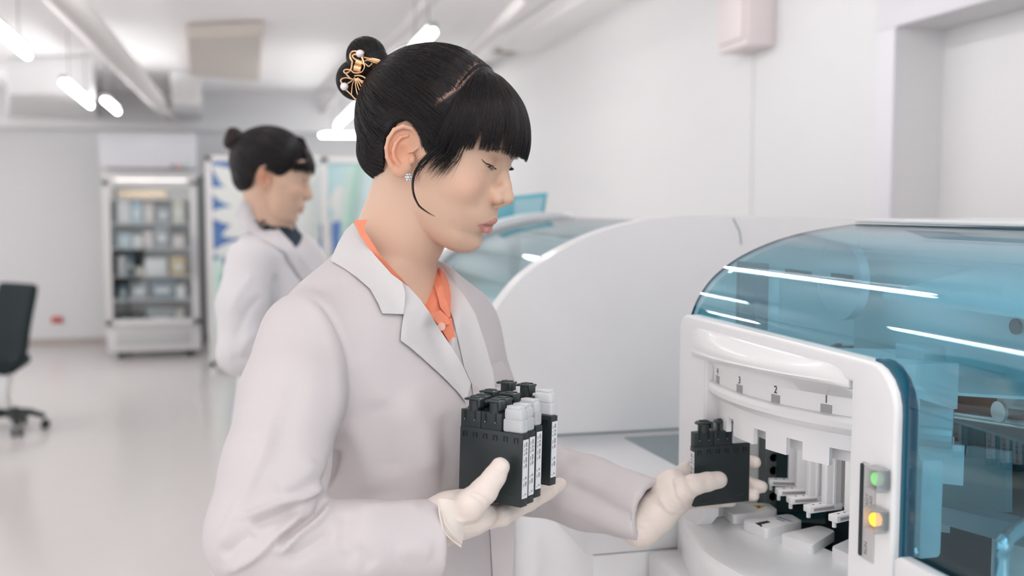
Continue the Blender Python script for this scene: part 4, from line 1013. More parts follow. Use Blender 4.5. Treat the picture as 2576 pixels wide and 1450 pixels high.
def hairball(C0, r, second=None):
    C0 = np.array(C0, float); r = np.array(r, float)
    c2, r2 = (np.array(second[0], float), np.array(second[1], float)) if second else (None, None)
    def on(D, extra=0.0):
        D = D / np.linalg.norm(D, axis=-1, keepdims=True); P = D * (r + extra)
        if second:
            L = np.linalg.norm(P, axis=-1, keepdims=True); v = P / L; q = (C0 - c2) / (r2 + 0.5); w_ = v / (r2 + 0.5)
            a = (w_ * w_).sum(-1, keepdims=True); b = (w_ * q).sum(-1, keepdims=True); c = (q * q).sum() - 1; dsc = b * b - a * c
            t = np.where(dsc > 0, (-b + np.sqrt(np.maximum(dsc, 0))) / a, 0) + extra; k = 6.0; h = np.clip(0.5 + 0.5 * (t - L) / k, 0, 1); P = v * (L * (1 - h) + t * h + k * h * (1 - h))
        return C0 + P
    def inv(P): q = (np.asarray(P, float) - C0) / r; return q / np.linalg.norm(q, axis=-1, keepdims=True)
    return on, inv
def slerp_path(on, a, b, n, extra, wob=None):
    t = np.linspace(0, 1, n)[:, None]; w_ = math.acos(float(np.clip(a @ b, -1, 1))); s = math.sin(w_) + 1e-6
    D = (np.sin((1 - t) * w_) * a + np.sin(t * w_) * b) / s
    if wob is not None: D = D + wob * np.sin(PI * t)
    e = np.asarray(extra).reshape(-1, 1) if np.ndim(extra) else extra
    return on(D, e)
HAIRM = bpy.data.materials.new('black_hair'); HAIRM.use_nodes = True
_nt = HAIRM.node_tree; _b = _nt.nodes['Principled BSDF']; _b.inputs['Base Color'].default_value = (0.010, 0.009, 0.010, 1); _b.inputs['Roughness'].default_value = 0.34; _b.inputs['Specular IOR Level'].default_value = 0.28
_hi = _nt.nodes.new('ShaderNodeHairInfo'); _rp = _nt.nodes.new('ShaderNodeValToRGB'); _rp.color_ramp.elements[0].color = (0.007, 0.007, 0.009, 1); _rp.color_ramp.elements[1].color = (0.030, 0.019, 0.015, 1)
_rp.color_ramp.elements[0].position = 0.55
_nt.links.new(_hi.outputs['Random'], _rp.inputs[0]); _nt.links.new(_rp.outputs[0], _b.inputs['Base Color'])
CAPM = attr_mat('scalp_and_hair', 0.45, bump=0.0, spec=0.2)
# ------------------------------------------------------------------ the woman in front
# frames: head (mm) and torso (mm)
ear_px = at(1033, 393, 1.1725)
YH, PHd = 18.0, 18.6
_f = frame((0, 0, 0), YH, PHd)
HO = np.array(ear_px) + (_f.M @ np.array([-2, 70.0, 0]))
HF = frame(HO, YH, PHd)
sh = np.array(at(752, 838, 1.115))
YT = 30.0
_t = frame((0, 0, 0), YT, 0)
TO = sh + _t.M @ np.array([0, 168.0, 0]); TO[2] = 0.0
SHZ = sh[2] * 1000            # shoulder joint height in mm
TF = frame(TO, YT, 0)
ROOT = Vector((float(TO[0]), float(TO[1]), 0.0))
W1 = thing('person', 'woman in front, white lab coat over orange shirt, gloved hands holding black cassettes', 'person', ROOT)
zS = SHZ
TORSO = [  # z, front, back, half width, centre
    (zS + 92, 48, -52, 54, -8), (zS + 72, 52, -66, 76, -12), (zS + 52, 60, -80, 112, -14), (zS + 32, 72, -90, 146, -12), (zS + 8, 84, -96, 168, -8), (zS - 25, 94, -101, 176, -4), (zS - 60, 106, -104, 172, -2),
    (zS - 110, 124, -104, 160, 0), (zS - 160, 130, -98, 150, 4), (zS - 210, 124, -92, 142, 4), (zS - 270, 112, -90, 136, 0), (zS - 330, 112, -94, 142, 0), (zS - 420, 118, -104, 158, 0), (zS - 560, 128, -112, 176, 0), (zS - 820, 140, -124, 196, 0)]
tsec = section(TORSO, 2.3)
# neck + chest for the body mesh, expressed in head mm
nb_l = HF.l(TF.w([(-12, 0, zS + 55)]))[0]; nm_l = HF.l(TF.w([(-20, 0, zS + 20)]))[0]
def neck1(F):
    top = np.array((-6, 0, -36.0))
    add_chain(F, [top + (0, 0, 10), top * 0.5 + nb_l * 0.5 + (2, 0, 0), nb_l, nm_l], [55, 52.5, 54, 60], 13, kin=8)
    add_ell(F, (34, 0, -66), (34, 36, 18), 14)
    # chest, worn under the shirt
    lo = F.o; hi = F.o + F.v * F.n; r = F.sub((lo[0], lo[1], lo[2]), (hi[0], hi[1], -110))
    sl, X, Y, Z = r; P = np.stack(np.broadcast_arrays(X, Y, Z), -1).reshape(-1, 3); T = TF.l(HF.w(P)); 
    zt = T[:, 2]; Tt = sorted(TORSO); zs_ = [q[0] for q in Tt]
    xf, xb, w_, xc = (pchip(zt, zs_, [q[i] for q in Tt]) for i in (1, 2, 3, 4))
    x = T[:, 0] - xc; a = np.where(x >= 0, xf - xc, xc - xb) - 20; q = (np.abs(x / a) ** 2.3 + np.abs(T[:, 1] / (w_ - 22)) ** 2.3) ** (1 / 2.3) + 1e-6
    rr = np.sqrt(x * x + T[:, 1] ** 2); d = rr * (1 - 1 / q); d = np.maximum(d, zt - (zS + 60)).astype(np.float32).reshape(F.f[sl].shape)
    F.f[sl] = smin(F.f[sl], d, 22)
FH = build_head_field(HF, 1.0, neck1)
V, Q = surface(FH); bodyV = V
bodyW = HF.w(V)
np_mesh('body', bodyW, Q, SKIN, W1, skin_colors(V))
# eyes
def eyes(HF, parent, gaze=(0.80, -0.02, -0.60)):
    m = bpy.data.materials.get('eye')
    if m is None:
        m = bpy.data.materials.new('eye'); m.use_nodes = True; nt = m.node_tree; b = nt.nodes['Principled BSDF']; b.inputs['Roughness'].default_value = 0.08
        a = nt.nodes.new('ShaderNodeAttribute'); a.attribute_name = 'Tint'; nt.links.new(a.outputs['Color'], b.inputs['Base Color'])
    for s in (-1, 1):
        bm = bmesh.new(); bmesh.ops.create_uvsphere(bm, u_segments=64, v_segments=48, radius=EYE_R); me = bpy.data.meshes.new('eye')
        cs = []; g = np.array(gaze) / np.linalg.norm(gaze)
        for v in bm.verts:
            n = np.array(v.co) / EYE_R; ang = math.degrees(math.acos(float(np.clip(n @ g, -1, 1))))
            cs.append((0.006, 0.005, 0.005) if ang < 12 else ((0.028, 0.016, 0.011) if ang < 29 else ((0.02, 0.015, 0.015) if ang < 31 else (0.62, 0.60, 0.62))))
            c = HF.w(np.array(v.co) + np.array((EYE_C[0], s * EYE_C[1], EYE_C[2]))); v.co = Vector(c)
        bm.to_mesh(me); bm.free(); me.materials.append(m); me.polygons.foreach_set('use_smooth', [True] * len(me.polygons))
        a = me.color_attributes.new('Tint', 'FLOAT_COLOR', 'POINT'); a.data.foreach_set('color', np.array([(*c, 1) for c in cs], np.float32).ravel())
        o = bpy.data.objects.new('eye', me); C.objects.link(o); attach(o, parent)
eyes(HF, W1)
LASH = mat('lash', (0.02, 0.012, 0.010), 0.5)
def lashes(HF, parent, full=True):
    for s in (-1, 1):
        c = np.array((EYE_C[0], s * EYE_C[1], EYE_C[2])); bm = bmesh.new()
        ln = [c + (3.2, s * 15.2, 2.6), c + (7.2, s * 12.4, -0.4), c + (10.9, s * 8.2, -1.0), c + (13.2, s * 3.5, -1.9), c + (13.4, -s * 2.5, -2.9), c + (11.6, -s * 7.5, -3.9), c + (9.4, -s * 11.0, -5.6)]
        P = spline([Vector(HF.w(p)) for p in ln], 6); add_tube(bm, P, [0.00022 + 0.00038 * math.sin(PI * min(1, i / (len(P) - 1) + 0.02)) for i in range(len(P))], 8)
        if full:
            L = [np.array(p) for p in spline([Vector(p) for p in ln], 8)]
            for i in range(2, len(L) - 2):
                p = L[i]; d = np.array((0.85, s * (0.5 - i / len(L)) * 0.9, -0.30)); t = p + d * 3.0; t2 = p + d * 5.4 + np.array((0, 0, 0.7))
                add_tube(bm, [Vector(HF.w(p)), Vector(HF.w(t)), Vector(HF.w(t2))], [0.00022, 0.00014, 0.00004], 4)
        bm_obj('eyelashes', bm, LASH, parent, smooth=True)
lashes(HF, W1)
# brows (mostly under the fringe)
def brows(HF, parent):
    for s in (-1, 1):
        polys = []
        for i in range(160):
            u = RNG.random(); y = s * (12 + 38 * u); x = 96.5 - 0.012 * (abs(y) - 10) ** 2 * 0.62; z = 35 + 5 * math.sin(PI * min(1, u * 0.75 + 0.1)) + RNG.normal() * 1.1 - 2 * u
            p = np.array((x - 0.8, y, z)); d = np.array((-0.25 * u, s * 1.0, 0.35 - 0.6 * u)); polys.append(HF.w(np.stack([p, p + d * 2, p + d * 4 + (0, 0, -0.3)])))
        strands('eyebrow', polys, 0.00012, HAIRM, parent)
brows(HF, W1)

# ---- hair of the woman in front
HC, HR = (-9, 0, 42), (98, 80, 90)
NAPE = ((-48, 0, -8), (40, 60, 37))
on, inv = hairball(HC, HR, NAPE)
def sd_poly(poly):
    P = np.array(poly, float); n = len(P)
    def f(x, z):
        d = np.full(np.broadcast(x, z).shape, 1e9); s = np.ones(d.shape)
        for i in range(n):
            a, b = P[i], P[i - 1]; e = b - a; wx, wz = x - a[0], z - a[1]; t = np.clip((wx * e[0] + wz * e[1]) / (e @ e), 0, 1)
            d = np.minimum(d, (wx - e[0] * t) ** 2 + (wz - e[1] * t) ** 2)
            c1, c2, c3 = z >= a[1], z < b[1], e[0] * wz > e[1] * wx; flip = (c1 & c2 & c3) | (~c1 & ~c2 & ~c3); s = np.where(flip, -s, s)
        return s * np.sqrt(d)
    return f
KEEP = [(-130, 150), (45, 150), (78, 110), (80, 88), (70, 58), (58, 34), (44, 16), (30, 6), (18, 12), (14, 33), (-8, 41), (-24, 30), (-33, 12), (-37, -12), (-36, -34), (-44, -52), (-60, -62), (-130, -62)]
def build_cap(vox, keep=KEEP, C0=HC, R0=HR):
    F = Field((-125, -95, -70), (105, 95, 145), vox)
    F.add(ell(C0, np.array(R0) - 0.5)); add_ell(F, NAPE[0], NAPE[1], 8); kp = sd_poly(keep)
    r = F.sub(F.o, F.o + F.n * F.v); sl, X, Y, Z = r
    k2 = kp(X[:, 0, 0][:, None], Z[0, 0, :][None, :])[:, None, :].astype(np.float32)
    F.f = -smin(-F.f, -np.broadcast_to(k2, F.f.shape), 5)
    return F
Fc = build_cap(1.6)
V, Q = surface(Fc)
hairc = np.tile(np.array((0.010, 0.010, 0.012)), (len(V), 1))
# scalp showing along the parting just behind the fringe
px_ = 31 - 0.06 * np.clip(110 - V[:, 2], 0, 60) - 0.52 * np.clip(90 - V[:, 2], 0, 26); dz = np.abs(V[:, 0] - (px_ - 0.0)); nz = np.array([noise.noise(Vector((v[0] * 0.10, v[1] * 0.05, v[2] * 0.12))) for v in V])
dd_ = px_ - V[:, 0]; m = np.clip((dd_ + 3) / 3, 0, 1) * np.clip(1.2 - dd_ / (13 + 14 * nz), 0, 1) * np.clip((V[:, 2] - 58) / 6, 0, 1)
hairc = hairc * (1 - 0.9 * m[:, None]) + np.array((0.33, 0.215, 0.17)) * 0.9 * m[:, None]
hair_cap = np_mesh('hair', HF.w(V), Q, CAPM, W1, hairc)
W1H = hair_cap
bunC = np.array((-119.0, 0, 76)); bun_in = inv(np.array([(-92, 0, 66)]))[0]
polys = []
def over_ear(PP):
    m = (PP[:, 0] > -34) & (PP[:, 0] < 14) & (np.abs(PP[:, 1]) > 48) & (PP[:, 2] < 42)
    if m.any():
        PP = PP.copy(); PP[m, 2] = np.maximum(PP[m, 2], 39 + 4 * RNG.random() - np.clip(-PP[m, 0] - 14, 0, 20) * 0.5)
        for _ in range(2): PP[1:-1] = 0.25 * PP[:-2] + 0.5 * PP[1:-1] + 0.25 * PP[2:]
    return PP
def jit(v, s): v = v + RNG.normal(size=3) * s; return v / np.linalg.norm(v)
# swept-back hair: starts along the parting, the hairline, over the ear and the nape
def xpart(z): z = np.asarray(z, float); return 31 - 0.06 * np.clip(110 - z, 0, 60) - 0.52 * np.clip(90 - z, 0, 26)
hl = [(31, 0, 132), (31, 30, 125), (30, 52, 108), (27, 68, 90), (21, 75, 78), (14, 78, 66), (24, 78, 56), (40, 75, 42), (44, 74, 20), (30, 77, 8), (19, 78, 14), (14, 80, 34), (-8, 81, 41), (-24, 80, 30), (-33, 78, 12), (-37, 72, -10), (-37, 62, -30), (-42, 44, -44), (-48, 24, -47), (-52, 0, -47)]
HL = np.array([p for p in spline([Vector(h) for h in hl], 12)])
for i in range(6000):
    s = 1 if RNG.random() < 0.4 else -1
    p = HL[min(len(HL) - 1, int(RNG.random() ** 0.9 * len(HL)))] * (1, s, 1); a = jit(inv(p[None])[0], 0.02)
    b = jit(bun_in, 0.07); w_ = RNG.normal(size=3) * 0.03
    if p[0] > 10 and p[2] > 58: st = RNG.random() ** 1.6 * 0.17; a = a * (1 - st) + b * st; a /= np.linalg.norm(a)
    if p[2] < 50 and p[0] > -5: w_ = w_ + np.array((0, 0, 0.30 * min(1, (50 - p[2]) / 36)))
    n = 18; ex = np.linspace(0.2, 1.6 + RNG.random() * 1.6, n) + 0.5 * np.sin(np.linspace(0, PI, n) * (1 + RNG.random())) 
    PP = slerp_path(on, a, b, n, ex, w_)
    PP = over_ear(PP)
    polys.append(HF.w(PP))
for i in range(6000):      # strands starting anywhere behind the parting
    d = RNG.normal(size=3); d /= np.linalg.norm(d); P = on(d[None])[0]
    if (P[2] > 58 and P[0] > float(xpart(P[2])) - 20) or (P[2] < 42 and -36 < P[0] < 15) or P[2] < -44 or P[0] > 50 or (P[0] > 15 and P[2] < 14): continue
    b = jit(bun_in, 0.08); n = 14; PP = slerp_path(on, d, b, n, 1.0 + RNG.random() * 2.0, RNG.normal(size=3) * 0.02 + np.array((0, 0, 0.25 * min(1, max(0, 50 - P[2]) / 36) if P[0] > 0 else 0)))
    PP = over_ear(PP)
    polys.append(HF.w(PP))
strands('swept_hair', polys, 0.00024, HAIRM, hair_cap)
# fringe: falls from the parting over the forehead, longer side locks by the ear
FC, FR_ = np.array((-6, 0, 36.0)), np.array((116, 85, 99.0))
onF, invF = hairball(FC, FR_)
polys = []
def fringe_end(phi):      # phi: azimuth degrees, 0 = straight ahead, negative = her right side (camera side)
    a = abs(phi); z = np.interp(a, [0, 15, 35, 50, 62, 76], [32, 31, 33, 28, 20, 6])
    return z
CLU = np.sort(RNG.uniform(-78, 78, 58))
for i in range(6800):
    phi = -76 + 152 * RNG.random()
    if abs(phi) > 60 and RNG.random() < (abs(phi) - 60) / 22: continue
    if -34 < phi < -27 and RNG.random() < 0.62: continue
    if -17 < phi < -10 and RNG.random() < 0.5: continue
    if 8 < phi < 14 and RNG.random() < 0.5: continue
    cl = float(CLU[np.argmin(np.abs(CLU - phi))]); pe = cl + (phi - cl) * 0.72
    a = math.radians(pe); z = fringe_end(phi) + 1.8 * math.sin(cl * 1.7) + abs(RNG.normal()) * (2.4 if abs(phi) < 60 else 6.0) + (12 * RNG.random() if RNG.random() < 0.25 else 0)
    k = math.sqrt(max(0.02, 1 - ((z - FC[2]) / FR_[2]) ** 2))
    ca, sa = math.cos(a), math.sin(a)
    E = np.array((FC[0] + FR_[0] * k * ca * 1.0, FR_[1] * k * sa * 0.98, z))
    if abs(phi) > 60: E[0] = E[0] * 1.0 + 6; 
    # root along the parting
    u = phi / 90.0; ry = 80 * math.sin(u * PI / 2) * min(1, abs(u) * 1.0 + 0.05); rz = 42 + 90 * math.sqrt(max(0, 1 - (ry / 83) ** 2)); 
    if RNG.random() < 0.6: ry *= 0.25 + 0.75 * RNG.random(); rz = 42 + 90 * math.sqrt(max(0, 1 - (ry / 83) ** 2))
    S = np.array((float(xpart(rz)) + 1 + abs(RNG.normal()) * 2.0, ry, rz))
    n = 18; t = np.linspace(0, 1, n)
    ex = np.interp(t, [0, 0.15, 0.5, 1], [-12, -6, -1.5, 0]) + (RNG.random() * 3.0 - 1.6) * np.interp(t, [0, 1], [0.3, 1])
    P = slerp_path(onF, invF(S[None])[0], invF(E[None])[0], n, ex, np.array((0, 0.02 * RNG.normal(), 0)))
    P[0] = on(inv(S[None]), 0.3)[0]
    polys.append(HF.w(P))
# long wispy locks in front of the ear
def wisp(px, t0, cnt, sp, r=0.0003, n=22, fan=1.0):
    out = []; base = spline([at(x, y, tt) for x, y, tt in px], 8)
    base = np.array([tuple(p) for p in base])
    for i in range(cnt):
        o1 = RNG.normal(size=3) * sp; o2 = RNG.normal(size=3) * sp * fan; tt = np.linspace(0, 1, len(base))[:, None]; cut = int(len(base) * (0.82 + 0.18 * RNG.random()))
        out.append((base + o1 * (1 - tt) + o2 * tt)[:cut])
    return out
T_ = 1.158
polys += wisp([(1165, 260, 1.185), (1135, 330, 1.166), (1100, 372, 1.156), (1062, 405, 1.152), (1042, 440, 1.152), (1039, 478, 1.153), (1052, 514, 1.156), (1075, 534, 1.160), (1096, 545, 1.165)], T_, 45, 0.0010, fan=0.5)
polys += wisp([(1170, 250, 1.188), (1150, 320, 1.168), (1118, 365, 1.158), (1075, 402, 1.154), (1050, 432, 1.152), (1046, 470, 1.153)], T_, 60, 0.0030)
polys += wisp([(1175, 240, 1.188), (1160, 320, 1.168), (1132, 375, 1.160), (1098, 408, 1.158), (1072, 440, 1.157)], T_, 90, 0.0042)
polys += wisp([(1180, 240, 1.188), (1170, 320, 1.170), (1150, 380, 1.163), (1125, 415, 1.161), (1098, 446, 1.160)], T_, 110, 0.0046)
strands('fringe', polys, 0.00025, HAIRM, hair_cap, 0.12)
# bun
F = Field((-165, -50, 10), (-70, 50, 140), 1.5)
Rb = None
add_ell(F, (-114, 0, 78), (24, 26, 25), 0.1); 
b1, b2, b3 = np.array((-121.0, 0, 90)), np.array((-125.0, 0, 60)), np.array((-111.0, 0, 88))
add_ell(F, b1, (23, 26, 24), 4); add_ell(F, b2, (21, 25, 24), 4); add_ell(F, b3, (16, 21, 18), 3); add_chain(F, [(-92, 0, 72), (-110, 0, 80)], [20, 22], 5)
V, Q = surface(F); bun = np_mesh('bun', HF.w(V), Q, CAPM, hair_cap, np.tile(np.array((0.010, 0.010, 0.012)), (len(V), 1)))
polys = []
for (c, r, ax) in ((b1, 24.5, (0.35, 1, 0.1)), (b2, 25.0, (-0.1, 1, 0.4)), (b3, 18.5, (0.3, 1, -0.3)), (np.array((-114.0, 0, 78)), 26, (0.1, 1, 0.2))):
    ax = np.array(ax) / np.linalg.norm(ax)
    for i in range(900):
        n_ = ax + RNG.normal(size=3) * 0.35; n_ /= np.linalg.norm(n_); u = np.cross(n_, (0, 0, 1)); u /= np.linalg.norm(u); v = np.cross(n_, u); off = RNG.uniform(-0.92, 0.92); rr = math.sqrt(1 - off ** 2)
        t0 = RNG.random() * 2 * PI; th = np.linspace(t0, t0 + PI * (0.7 + RNG.random()), 16)[:, None]
        P = c + (n_ * off + (u * np.cos(th) + v * np.sin(th)) * rr) * (r + RNG.random() * 1.2) * np.array((0.93, 1.04, 0.95)); polys.append(HF.w(P))
strands('bun_hair', polys, 0.00026, HAIRM, bun)
# a few loose fly-away hairs
polys = []
for i in range(70):
    d = RNG.normal(size=3); d /= np.linalg.norm(d); P = on(d[None])[0]
    if P[2] < 60 or P[0] > 30: continue
    b = jit(bun_in, 0.2); polys.append(HF.w(slerp_path(on, d, b, 10, np.sin(np.linspace(0, PI, 10)) * (3 + 4 * RNG.random()))))
strands('loose_hair', polys, 0.00012, HAIRM, hair_cap)

# hair clip: bent gold wires with pearls, and ear stud
GOLD = mat('gold', (0.80, 0.50, 0.28), 0.22, metal=1.0)
PEARL = mat('pearl', (0.80, 0.76, 0.76), 0.15, coat=0.5)
tb = float((Vector(HF.w(bunC)) - CAMP).dot(F_AX)) - 0.0315
clip = thing('hair_clip', 'gold wire hair clip with two pearls gripping the bun', 'hair clip', at(905, 200, tb))
def cz(x, y, d=0.0): return at(820 + x / 6.59, 70 + y / 6.59, tb + d)
def wire(name, pts, r, d=0.0, n=6, parent=clip, flat=None):
    P = spline([cz(x, y, d) for x, y in pts], n); return tube(name, P, r, GOLD, parent, 8)
wire('loop', [(440, 560), (405, 500), (408, 430), (450, 393), (510, 395), (560, 440), (600, 500), (625, 590), (590, 590), (540, 545), (480, 520), (440, 470), (470, 440), (500, 450)], 0.0011, -0.001)
wire('loop', [(440, 560), (425, 650), (400, 720), (330, 755), (298, 725), (325, 695), (400, 700), (470, 745), (570, 745), (615, 710), (640, 640), (610, 560)], 0.0010, -0.001)
wire('wire', [(330, 760), (400, 835), (440, 850)], 0.0009)
wire('wire', [(470, 800), (540, 790), (600, 805), (655, 840), (640, 885), (590, 880), (520, 830)], 0.0010)
wire('wire', [(440, 850), (330, 830), (250, 860), (262, 925)], 0.0009)
wire('wire', [(480, 820), (430, 880), (350, 930)], 0.0009)
wire('rim', [(330, 1030), (420, 1110), (480, 1175), (560, 1220), (650, 1285), (740, 1275)], 0.0008)
for pts in ([(480, 840), (440, 950), (425, 1110)], [(485, 840), (500, 1000), (545, 1150), (620, 1280)], [(495, 840), (550, 1020), (630, 1160), (690, 1275)], [(505, 840), (590, 980), (680, 1110), (775, 1215)], [(520, 840), (640, 960), (765, 1105)], [(600, 920), (700, 940), (790, 1010)], [(560, 880), (660, 940), (780, 1005)]):
    wire('rib', pts, 0.0007)
for k in range(5):
    o_ = k * 16 - 32
    wire('leaf_wire', [(630, 560), (720, 530 + o_ * 0.7), (850, 560 + o_), (960, 600 + o_ * 0.8), (1050, 610 + o_ * 0.2)], 0.0009, 0.002 + 0.001 * abs(k - 2))
wire('leaf_wire', [(605, 490), (700, 505), (860, 545), (1060, 590)], 0.0010, 0.002); wire('leaf_wire', [(640, 590), (710, 640), (770, 590)], 0.0010, 0.001)
tube('spring', [cz(470, 660, -0.002), cz(585, 690, -0.002)], 0.0042, GOLD, clip, 16)
tube('spring', [cz(500, 560, 0.0), cz(600, 595, 0.0)], 0.0038, GOLD, clip, 16)
for (x, y, r) in ((303, 975, 0.0047), (560, 430, 0.0047)):
    bmk = bmesh.new(); bmesh.ops.create_uvsphere(bmk, u_segments=24, v_segments=16, radius=r); bmesh.ops.translate(bmk, vec=cz(x, y, -0.001), verts=bmk.verts); attach(bm_obj('pearl', bmk, PEARL, smooth=True), clip)
    bmk = bmesh.new(); bmesh.ops.create_uvsphere(bmk, u_segments=16, v_segments=10, radius=r * 1.02); bmesh.ops.translate(bmk, vec=cz(x + 22, y - 2, 0.0018), verts=bmk.verts); attach(bm_obj('cup', bmk, GOLD, smooth=True), clip)
ep = at(1028, 446, 1.1715)
er = thing('earring', 'small silver stud earring in the ear lobe of the woman in front', 'earring', ep)
for k in range(6):
    a = k * PI / 3; bmk = bmesh.new(); bmesh.ops.create_icosphere(bmk, subdivisions=1, radius=0.0019); bmesh.ops.translate(bmk, vec=ep + Vector(RV * math.cos(a) * 0.0027) + Vector((0, 0, 1)) * math.sin(a) * 0.0034, verts=bmk.verts); attach(bm_obj('crystal', bmk, CHROME), er)
bmk = bmesh.new(); bmesh.ops.create_icosphere(bmk, subdivisions=2, radius=0.0022); bmesh.ops.translate(bmk, vec=ep - Vector(HV) * 0.001, verts=bmk.verts); attach(bm_obj('crystal', bmk, CHROME), er)
# ---- coat, shirt, sleeves of the woman in front (everything in torso mm)
COAT = mat('lab_coat', (0.585, 0.545, 0.55), 0.85, bump=0.15, bscale=900, spec=0.2)
COAT2 = mat('lab_coat_lapel', (0.61, 0.59, 0.592), 0.85, bump=0.15, bscale=900, spec=0.2)
SHIRT = mat('orange_shirt', (0.80, 0.27, 0.165), 0.8, bump=0.1, bscale=900, spec=0.2)
def T_at(TF, x, y, t): return TF.l(np.array(at(x, y, t)))
def build_coat(TF, zS, rarm, larm, lo, hi, vox, neck_c, vtop, vbot):
    F = Field(lo, hi, vox)
    F.add(section(TORSO_for(zS), 2.3))
    for pts, rs in (rarm, larm):
        add_chain(F, pts, rs, 26, kin=14)
    return F
def TORSO_for(z): return [(r[0] - zS + z,) + tuple(r[1:]) for r in TORSO]
rarm = ([T_at(TF, 770, 850, 1.13), T_at(TF, 735, 1000, 1.08), T_at(TF, 694, 1180, 1.035), T_at(TF, 652, 1345, 1.015), T_at(TF, 740, 1385, 1.02), T_at(TF, 900, 1372, 1.035), T_at(TF, 1085, 1360, 1.06)],
        [51, 53, 51, 50, 47, 42.5, 41])
larm = ([T_at(TF, 1150, 830, 1.37), T_at(TF, 1190, 1000, 1.40), T_at(TF, 1250, 1130, 1.42), T_at(TF, 1330, 1195, 1.38), T_at(TF, 1480, 1240, 1.33), T_at(TF, 1625, 1284, 1.275)],
        [56, 56, 54, 50, 45, 40])
allp = np.array(rarm[0] + larm[0])
F = Field((min(-190, allp[:, 0].min() - 75), min(-240, allp[:, 1].min() - 75), zS - 640), (max(170, allp[:, 0].max() + 60), allp[:, 1].max() + 75, zS + 100), 3.0)
F.add(section(TORSO, 2.3))
# the far cuff / near cuff are cut square: clip planes at the wrist ends
add_chain(F, rarm[0], rarm[1], 22, kin=16); 
add_chain(F, larm[0], larm[1], 22, kin=16)
def clip_end(F, P, Pprev, inset, depth=70, rad=75):
    P, Pprev = np.array(P), np.array(Pprev); d = (P - Pprev) / np.linalg.norm(P - Pprev)
    c = P + d * inset
    F.cut(lambda X, Y, Z: np.maximum(-((X - c[0]) * d[0] + (Y - c[1]) * d[1] + (Z - c[2]) * d[2]), np.sqrt((X - c[0]) ** 2 + (Y - c[1]) ** 2 + (Z - c[2]) ** 2) - rad), c - rad - 10, c + rad + 10, 3)
    return c, d
def hollow_end(F, P, Pprev, r, dep):
    P, Pprev = np.array(P, float), np.array(Pprev, float); d = (P - Pprev) / np.linalg.norm(P - Pprev)
    a = P - d * dep; b = P + d * 60; F.cut(cone(a, b, r, r), np.minimum(a, b) - r - 8, np.maximum(a, b) + r + 8, 3)
clip_end(F, rarm[0][-1], rarm[0][-2], 6); clip_end(F, larm[0][-1], larm[0][-2], 6)
hollow_end(F, rarm[0][-1], rarm[0][-2], 32, 20); hollow_end(F, larm[0][-1], larm[0][-2], 29, 20)
# neck opening and the V of the lapels
nlo = TF.l(HF.w([(-6, 0, -40)]))[0]; nhi = TF.l(bodyW.mean(0)[None])[0]
ncen = np.array((0, 0, zS + 60.0))
F.cut(cone(TF.l(HF.w(nb_l[None]))[0] - (0, 0, 34), TF.l(HF.w(np.array([[-6, 0, -30]])))[0], 60, 70), (-130, -120, zS - 10), (150, 120, zS + 130), 8)
VB = TF.l(np.array(at(1164, 925, 1.155))); 
def vcut(w0, zb, zt):
    def f(X, Y, Z):
        t = np.clip((Z - zb) / (zt - zb), 0, 2); return np.maximum(np.maximum(np.abs(Y - yoff * (1 - t)) - w0 * t ** 0.9, -(X - 10)), zb - Z)
    return f
yoff = float(VB[1]) * 0.6; zb = float(VB[2])
F.cut(vcut(66, zb, zS + 60), (5, -130, zb - 5), (230, 130, zS + 120), 3)
V, Q = surface(F)
# folds: grooves and ridges following the cloth, pushed along the surface normal
def vnormals(V, Q):
    n = np.cross(V[Q[:, 2]] - V[Q[:, 0]], V[Q[:, 3]] - V[Q[:, 1]]); N = np.zeros_like(V)
    for k in range(4): np.add.at(N, Q[:, k], n)
    return N / (np.linalg.norm(N, axis=1, keepdims=True) + 1e-9)
def seg_dist(px, py, poly):
    d = np.full(px.shape, 1e9)
    for i in range(len(poly) - 1):
        a, b = np.array(poly[i], float), np.array(poly[i + 1], float); e = b - a; t = np.clip(((px - a[0]) * e[0] + (py - a[1]) * e[1]) / (e @ e), 0, 1)
        d = np.minimum(d, np.hypot(px - a[0] - e[0] * t, py - a[1] - e[1] * t))
    return d
def seg_u(px, py, poly):
    d = np.full(px.shape, 1e9); u = np.zeros(px.shape); L = [math.hypot(poly[i + 1][0] - poly[i][0], poly[i + 1][1] - poly[i][1]) for i in range(len(poly) - 1)]; tot = sum(L); acc = 0
    for i in range(len(poly) - 1):
        a, b = np.array(poly[i], float), np.array(poly[i + 1], float); e = b - a; t = np.clip(((px - a[0]) * e[0] + (py - a[1]) * e[1]) / (e @ e), 0, 1)
        q = np.hypot(px - a[0] - e[0] * t, py - a[1] - e[1] * t); m = q < d; d = np.where(m, q, d); u = np.where(m, (acc + t * L[i]) / tot, u); acc += L[i]
    return d, u
def apply_folds(W, Q, folds, tmax=None):
    N = vnormals(W, Q); x, y, t = project(W); view = W - np.array(CAMP); view /= np.linalg.norm(view, axis=1, keepdims=True)
    face = np.clip(-(N * view).sum(1) * 1.8, 0, 1); D = np.zeros(len(W))
    for poly, wd, amp, t0, t1 in folds:
        P = [(p.x, p.y) for p in spline([(a, b, 0) for a, b in poly], 5)]
        d, u = seg_u(x, y, P); D += amp * np.clip(np.sin(PI * np.clip(u, 0.0, 1.0)) * 2.2, 0, 1) * np.exp(-(d / wd) ** 2) * ((t > t0) & (t < t1))
    nz = np.array([noise.noise(Vector(p) * 9.0) + 0.5 * noise.noise(Vector(p) * 22.0) for p in W])
    return W + N * ((D * face) + nz * 2.2)[:, None] * 0.001
W = TF.w(V)
seam = [(775, 748), (820, 780), (850, 830), (872, 890), (880, 955), (876, 1035), (850, 1100)]
